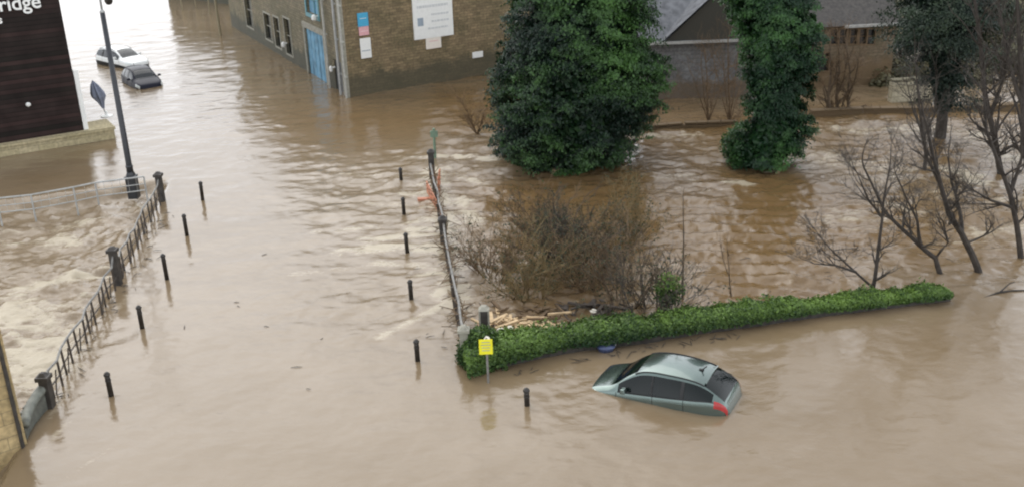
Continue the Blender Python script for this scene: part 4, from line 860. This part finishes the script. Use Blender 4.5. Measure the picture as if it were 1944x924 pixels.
# ---------------------------------------------------------------- bare trees
def bare_tree(name, lines, Yb, label, mat, seed, twigs=10, tl=1.2, r0=.1, depthj=.35, levels=3, group=None, tm=None, up=.35, cat_='tree'):
    rg = random.Random(seed); P0 = onY(*lines[0][0][:2], Yb); root = empty(name, (P0[0], P0[1], 0), label, cat_, group)
    tk, bmb, tw = MB(), MB(), MB(); segs = []
    for li, (pts) in enumerate(lines):
        q = []; dy = rg.uniform(-depthj, depthj)*(1.5 if li else .3); n = len(pts)
        r_s = r0*(1 if li == 0 else .55)
        for i, p in enumerate(pts): v = onY(p[0], p[1], Yb+dy*(i/(n-1))*2); q.append(v)
        if li == 0: q[0] = q[0].copy(); q.insert(0, q[0]-np.array([0, 0, .5]))
        # densify
        dq = []
        for i in range(len(q)-1):
            for s_ in (0, .5): dq.append(q[i]*(1-s_)+q[i+1]*s_+np.array([rg.uniform(-.02, .02), rg.uniform(-.02, .02), 0])*(1 if s_ else 0))
        dq.append(q[-1]); rad = list(np.linspace(r_s, r_s*.28, len(dq)))
        (tk if li == 0 else bmb).tube(dq, rad, 8 if li == 0 else 6); segs.append((dq, rad))
    def grow(p, d, L, r_, lv):
        n = 4; pts = [p]; dd = d/np.linalg.norm(d)
        for i in range(n):
            dd = dd+np.array([rg.gauss(0, .16), rg.gauss(0, .16), rg.gauss(0, .12)+up*.12]); dd /= np.linalg.norm(dd); pts.append(pts[-1]+dd*L/n)
        (bmb if lv >= levels-1 and r_ > .018 else tw).tube(pts, list(np.linspace(r_, max(r_*.35, .0028), n+1)), 4 if lv > 1 else 3, cap=False)
        if lv > 0:
            for c in range(rg.randint(2, 5)):
                i = rg.randint(1, n); nd_ = dd*.8+np.array([rg.gauss(0, .55), rg.gauss(0, .55), rg.gauss(.15, .4)]); grow(pts[i], nd_, L*rg.uniform(.45, .7), max(r_*.45, .003), lv-1)
    for li, (dq, rad) in enumerate(segs):
        L_ = len(dq)
        for k in range(int(twigs*(1.2 if li == 0 else .8))):
            i = rg.randint(max(1, int(L_*.3)), L_-1); d0 = dq[i]-dq[i-1]; d0 = d0/(np.linalg.norm(d0)+1e-6)
            grow(dq[i], d0*.7+np.array([rg.gauss(0, .7), rg.gauss(0, .6), rg.gauss(.2, .45)]), tl*rg.uniform(.5, 1.2), rad[i]*.5+.004, levels-1)
        grow(dq[-1], dq[-1]-dq[-2], tl, rad[-1], levels-1)
    tk.build('trunk', mat, root, world=True)
    if bmb.v: bmb.build('branches', mat, root, world=True)
    if tw.v: tw.build('twigs', tm or mat, root, world=True)
    return root
BT = 'bare trees along the right bank'
bare_tree('bare_tree', [[(1655, 556), (1664, 505), (1671, 445), (1677, 385), (1688, 325)], [(1657, 545), (1620, 512), (1580, 476), (1556, 448)], [(1625, 516), (1585, 503), (1545, 500)], [(1672, 410), (1650, 382), (1628, 330)]], G(1655, 556)[1], 'small bare tree with a Y shaped fork growing just behind the hedge', 'bark', 1, 9, .9, .085, levels=4, group=BT, tm='twigd')
bare_tree('bare_tree', [[(1786, 524), (1776, 490), (1746, 466), (1714, 436), (1680, 402), (1664, 368), (1640, 318)], [(1746, 466), (1742, 420), (1722, 380), (1700, 330)], [(1776, 490), (1800, 460), (1790, 420)]], G(1786, 524)[1], 'bare tree with a kinked trunk leaning left over the end of the hedge', 'bark', 2, 10, 1.0, .10, levels=4, group=BT, tm='twigd')
bare_tree('bare_tree', [[(1858, 516), (1845, 482), (1825, 442), (1800, 402), (1786, 352), (1775, 310), (1764, 262), (1752, 215)], [(1826, 440), (1822, 400), (1806, 345), (1800, 300)], [(1786, 352), (1760, 300), (1745, 240)]], G(1858, 516)[1], 'tall bare tree with a dark trunk curving left from beyond the hedge end', 'bark', 3, 11, 1.1, .13, levels=4, group=BT, tm='twigd')
bare_tree('bare_tree', [[(1938, 488), (1930, 425), (1918, 370), (1892, 300), (1872, 245), (1868, 190)], [(1925, 395), (1880, 380), (1822, 348)], [(1918, 370), (1940, 300), (1938, 230)]], G(1938, 488)[1], 'bare tree at the right bank with a low branch reaching out left', 'bark', 4, 12, 1.2, .12, levels=4, group=BT, tm='twigd')
bare_tree('bare_tree', [[(1900, 330), (1888, 260), (1870, 180), (1862, 90), (1850, 0), (1846, -60)], [(1880, 220), (1905, 150), (1920, 60)]], G(1900, 330)[1], 'tall thin bare tree rising from the pale rapids beyond the leaning trunks', 'bark', 5, 20, 1.6, .16, group=BT, tm='twigd')
bare_tree('bare_tree', [[(1955, 352), (1944, 260), (1940, 160), (1934, 60), (1930, -60)], [(1942, 200), (1915, 120), (1900, 30)]], G(1955, 352)[1], 'tall bare tree at the very edge of the picture by the far rapids', 'bark', 6, 20, 1.7, .18, group=BT, tm='twigd')
bare_tree('bare_tree', [[(1758, 300), (1752, 250), (1744, 190), (1738, 120)], [(1754, 262), (1735, 215), (1722, 160)], [(1754, 262), (1775, 215), (1778, 150)]], G(1758, 330)[1], 'slender bare sapling with upright forks before the dark conifer', 'bark', 7, 12, 1.1, .09, group=BT, tm='twigd')
bare_tree('bare_sapling', [[(1296, 566), (1297, 500), (1298, 440), (1297, 372)]], G(1296, 566)[1], 'single straight bare stem standing behind the middle of the hedge', 'barkb', 8, 4, .35, .045, levels=2, tm='twig')
bare_tree('bare_sapling', [[(1388, 560), (1384, 510), (1380, 462)], [(1386, 530), (1372, 490), (1366, 455)]], G(1388, 560)[1], 'faint little brown sapling standing behind the hedge in open water', 'barkb', 9, 8, .45, .03, levels=2, tm='twig')
ST = 'brown saplings before the brown house'
for k, (x_, yb_, lb) in enumerate(((1574, 216, 'bare brown sapling before the brown house, closest to the ivy tree'), (1590, 214, 'bare brown sapling before the brown house, between two others'), (1612, 214, 'bare brown sapling before the brown house, farthest from the ivy tree'))):
    bare_tree('bare_sapling', [[(x_, yb_), (x_-2, 180), (x_+random.uniform(-5, 5), 140), (x_+random.uniform(-8, 8), 95)], [(x_-1, 180), (x_+12, 150), (x_+18, 110)]], G(x_, yb_)[1], lb, 'barkb', 20+k, 12, 1.0, .12, levels=3, group=ST, tm='twig')
for k, (x_, yb_, x2, yt2, lb, nm) in enumerate(((1345, 232, 1340, 120, 'brown leafless shrub against the grey house wall', 'bare_shrub'), (1385, 236, 1382, 90, 'taller leafless shrub between the grey house and the ivy tree', 'bare_shrub'), (1232, 248, 1240, 160, 'leafless shrub hugging the right side of the massive evergreen', 'bare_shrub'), (905, 255, 880, 200, 'low leafless shrub hugging the left side of the massive evergreen', 'bare_shrub'))):
    ls = [[(x_, yb_), ((x_+x2)/2, (yb_+yt2)/2), (x2, yt2)]]+[[(x_, yb_), (x_+dx*.6, (yb_+yt2)/2+5), (x_+dx, yt2+dy_)] for dx, dy_ in ((-30, 25), (-14, 8), (16, 10), (32, 30))]
    bare_tree(nm, ls, G(x_, yb_)[1], lb, 'twig', 30+k, 9, 1.1, .06, levels=3, cat_='shrub', depthj=.6)
# big twiggy thicket in the middle of the river
TH_ = 'leafless willow bushes behind the hedge'
THK = .9
thick = [(940, 520, 1.9, 'leafless bush of the thicket nearest the right railing, pale brown'), (1010, 560, 2.1, 'leafless bush of the thicket right above the driftwood heap'), (1075, 500, 2.3, 'leafless bush filling the middle of the thicket'), (1130, 545, 2.3, 'leafless olive brown bush right of the middle of the thicket'),
         (1185, 580, 2.3, 'leafless bush with upright stems close behind the hedge'), (1232, 600, 2.2, 'thin stemmed leafless bush touching the back of the hedge'), (1020, 440, 1.9, 'leafless bush at the far left side of the thicket, toward the evergreen'), (1170, 470, 2.2, 'leafless bush at the far right side of the thicket, toward the open river'), (1262, 585, 1.9, 'last leafless bush of the thicket beside the single straight stem')]
def bush(root_px, hgt, label, seed, nst=17, mat='twigo', lean=0., leafn=500, tint=.3):
    rg = random.Random(seed); b0 = G(*root_px); root = empty('bare_bush', b0, label, 'bush', TH_); st_, tw = MB(), MB(); tips = []
    def grow(p, d, L, r_, lv):
        n = 4; pts = [p]; dd = d/np.linalg.norm(d)
        for i in range(n): dd = dd+np.array([rg.gauss(0, .15), rg.gauss(0, .15), rg.gauss(.02, .1)]); dd /= np.linalg.norm(dd); pts.append(pts[-1]+dd*L/n)
        (st_ if lv == 3 else tw).tube(pts, list(np.linspace(r_, max(r_*.4, .0045), n+1)), 5 if lv == 3 else 3, cap=False)
        tips.extend(pts[2:])
        if lv > 0:
            for c in range(rg.randint(3, 4)): grow(pts[rg.randint(1, n)], dd+np.array([rg.gauss(0, .5), rg.gauss(0, .5), rg.gauss(.1, .3)]), L*rg.uniform(.4, .65), max(r_*.5, .006), lv-1)
    for k in range(nst):
        a_ = rg.uniform(0, 6.28); sp_ = rg.uniform(.15, .95); grow(b0+np.array([math.cos(a_)*.25, math.sin(a_)*.25, -.4]), np.array([math.cos(a_)*sp_+lean, math.sin(a_)*sp_, 1.05]), hgt*rg.uniform(.6, 1.0), rg.uniform(.018, .032), 3)
    st_.build('stems', mat, root, world=True); tw.build('twigs', mat, root, world=True)
    if leafn:
        T_ = np.array(tips); k = RNG.integers(0, len(T_), leafn); C = T_[k]+RNG.normal(0, .05, (leafn, 3)); leaves(C, RNG.normal(0, 1, (leafn, 3)), .07, tint+RNG.normal(0, .25, leafn), 'foliage', 'bush', root, .5)
    return root
for k, (x_, y_, h_, lb) in enumerate(thick): bush((x_, y_), h_*THK, lb, 50+k, mat=('twig', 'twigo', 'twigd')[k % 3] if k != 4 else 'barkb', leafn=(700, 900, 1800, 1600, 400, 250, 700, 900, 200)[k], nst=(23, 25, 32, 30, 14, 9, 22, 25, 8)[k])
# dark ivy covered conifer on the far bank at the right
cy_ = G(1790, 262)[1]
cn = profile_tree('dark_conifer', [(-60, 1735, 1850), (-20, 1705, 1885), (20, 1690, 1895), (60, 1692, 1890), (85, 1730, 1860), (110, 1755, 1835), (150, 1762, 1822), (185, 1768, 1815), (205, 1775, 1808)], 250, cy_, 11.5, 'dark conifer with a bare foot and spreading top on the far bank', 'conifer', 42000, .11, 21, trunkr=.28, frond=1.7, droop=.55, gap=.42)
# ---------------------------------------------------------------- hillside woods and scrub
def scrub(name, n, xr, yr, size, mat, label, hgt, seed, cl=200):
    rg = np.random.default_rng(seed); cx = rg.uniform(*xr, cl); cyy = rg.uniform(*yr, cl); hz_ = np.array([hillz(a, b_) for a, b_ in zip(cx, cyy)]); cr = rg.uniform(.6, 1.4, cl)*hgt
    k = rg.integers(0, cl, n); d_ = rg.normal(0, 1, (n, 3)); d_ /= np.linalg.norm(d_, axis=1)[:, None]; r_ = rg.random(n)**.4
    C = np.stack([cx[k], cyy[k], np.maximum(hz_[k], -.2)+cr[k]*.4], -1)+d_*(r_*cr[k])[:, None]; C[:, 2] = np.maximum(C[:, 2], .0)
    o = leaves(C, d_+np.array([0, 0, .5]), size, rg.uniform(.0, .9, cl)[k]*.7+.25*d_[:, 2]+rg.normal(0, .12, n), name, mat, None, .6)
    tag(o, label, 'undergrowth', kind='stuff'); return o
scrub('undergrowth', 60000, (21, 44), (57, 70), .22, 'under', 'tangled olive and straw undergrowth on the far bank under the bare trees', 1.0, 31, 160)
scrub('woodland', 70000, (5, 120), (80, 150), .5, 'under', 'far wooded hillside seen as one brown green mass behind the houses', 2.2, 32, 500)
for k, (x_, y_, h_, lb) in enumerate(((1850, 160, 150, 'bare tree on the far bank right of the dark conifer'), (1905, 175, 170, 'bare tree on the far bank above the rapids'), (1720, 150, 150, 'bare tree between the pale garden wall and the conifer'), (1660, 40, 110, 'bare tree behind the roof of the brown house'), (1590, 20, 110, 'bare tree behind the brown house, nearest the ivy clad crown'))):
    Yb = (60, 57, 60, 72, 72)[k]; bare_tree('bare_tree', [[(x_, y_+10), (x_-4, y_-h_*.3), (x_+3, y_-h_*.65), (x_, y_-h_)], [(x_-3, y_-h_*.25), (x_-24, y_-h_*.6), (x_-34, y_-h_*.9)], [(x_, y_-h_*.35), (x_+22, y_-h_*.65), (x_+36, y_-h_)]], Yb, lb, 'twigd', 60+k, 14, 2.0, .16, group='bare trees on the far bank', levels=3)
# ---------------------------------------------------------------- floating bits
mb = MB(); rg_ = random.Random(9)
for (x0, y0, x1, y1, sp_, n_) in ((880, 660, 835, 400, .5, 60), (900, 560, 1250, 560, 1.2, 120), (960, 708, 1400, 636, .12, 40), (110, 770, 318, 400, .2, 50), (560, 500, 760, 640, 2.5, 8), (690, 200, 930, 160, 1.2, 30), (1350, 500, 1800, 470, 2., 40)):
    a, b_ = G(x0, y0), G(x1, y1)
    for k in range(n_):
        q = a+(b_-a)*rg_.random()+np.array([rg_.gauss(0, sp_), rg_.gauss(0, sp_), .02]); w_ = rg_.uniform(0, 3.14); L_ = rg_.uniform(.05, .22); v_ = np.array([math.cos(w_)*L_, math.sin(w_)*L_, 0]); mb.tube([q-v_, q+(0, 0, .012), q+v_*[.9, 1.1, 1]], [.006, .012, .005], 4)
tag(mb.build('litter', 'twigd'), 'scattered twigs and leaf litter floating on the brown water', 'litter', kind='stuff')
# ---------------------------------------------------------------- driftwood and oddments
def heap(px, py, w_, l_, h_, n, label, seed, mats=('wood', 'debris')):
    rg = np.random.default_rng(seed); c = G(px, py); mb = MB()
    for k in range(n):
        p = c+np.array([rg.normal(0, w_), rg.normal(0, l_), abs(rg.normal(0, h_))]); a_ = rg.uniform(0, 3.14); e = rg.normal(0, .25); d0 = np.array([math.cos(a_), math.sin(a_), e]); d0 /= np.linalg.norm(d0); d1 = np.cross(d0, (0, 0, 1)); d1 /= np.linalg.norm(d1)
        mb.box(p, (rg.uniform(.15, .8), rg.uniform(.03, .13), rg.uniform(.02, .06)), [d0, d1, np.cross(d0, d1)])
    o = mb.build('driftwood', mats[0]); tag(o, label, 'driftwood', kind='stuff'); return o
heap(975, 622, .55, .35, .12, 75, 'tan planks and broken wood piled against the hedge end', 3)
heap(1125, 590, .5, .3, .12, 40, 'dark and grey drift branches caught under the thicket', 4, ('raild',))
heap(1010, 600, .6, .3, .06, 40, 'pale brown broken reeds floating beside the planks', 5, ('twig',))
for k, (x_, y_, r_, lb) in enumerate(((951, 628, .14, 'large white foam lump in the driftwood heap'), (968, 622, .10, 'small white foam lump in the driftwood heap beside the large one'), (1127, 590, .10, 'white lump among the dark drift branches'), (925, 642, .09, 'round white lump on the hedge above the yellow sign'))):
    c = G(x_, y_, .25 if k < 3 else .95); o = empty('white_lump', (c[0], c[1], c[2]), lb, 'litter', 'white lumps in the driftwood')
    me = bpy.data.meshes.new('lump'); import bmesh; bm = bmesh.new(); bmesh.ops.create_icosphere(bm, subdivisions=2, radius=r_)
    for v in bm.verts: v.co *= random.uniform(.8, 1.15); v.co.z *= .7
    bm.to_mesh(me); bm.free(); me.materials.append(M['debris']); q = bpy.data.objects.new('block', me); COL.objects.link(q); q.parent = o
c = G(1150, 662); o = empty('blue_tub', c, 'dark blue plastic tub half sunk against the foot of the hedge', 'tub')
mb = MB(); mb.lathe((0, 0, -.1), [(.2, 0), (.24, .16), (.27, .2), (.27, .23), (.22, .235), (.18, .12)], 16); mb.build('shell', 'bluebin', o, smooth=True); mb = MB(); mb.tube([(-.27, 0, .1), (-.3, 0, .22), (0, -.05, .26), (.3, 0, .22), (.27, 0, .1)], .015, 6); mb.build('handle', 'railpale', o)
c = G(1905, 556); o = empty('drift_branch', c, 'dark forked branch floating in the water beyond the hedge end', 'branch')
mb = MB(); mb.tube([(-.7, -.25, 0), (-.2, -.02, .03), (.3, .12, .02), (.8, .12, .02)], [.012, .03, .03, .015], 6); mb.tube([(-.1, 0, .05), (.3, .3, .18), (.5, .36, .2)], [.03, .02, .01], 5); mb.build('limb', 'bark', o)
c = G(1480, 325); o = empty('drift_branch', c, 'pale driftwood plank snagged at the foot of the ivy covered tree', 'branch'); mb = MB(); mb.box((0, 0, .08), (.8, .14, .05), [[.5, .8, .3], [.85, -.5, 0], [.15, .25, -.95]]); mb.build('limb', 'wood', o)
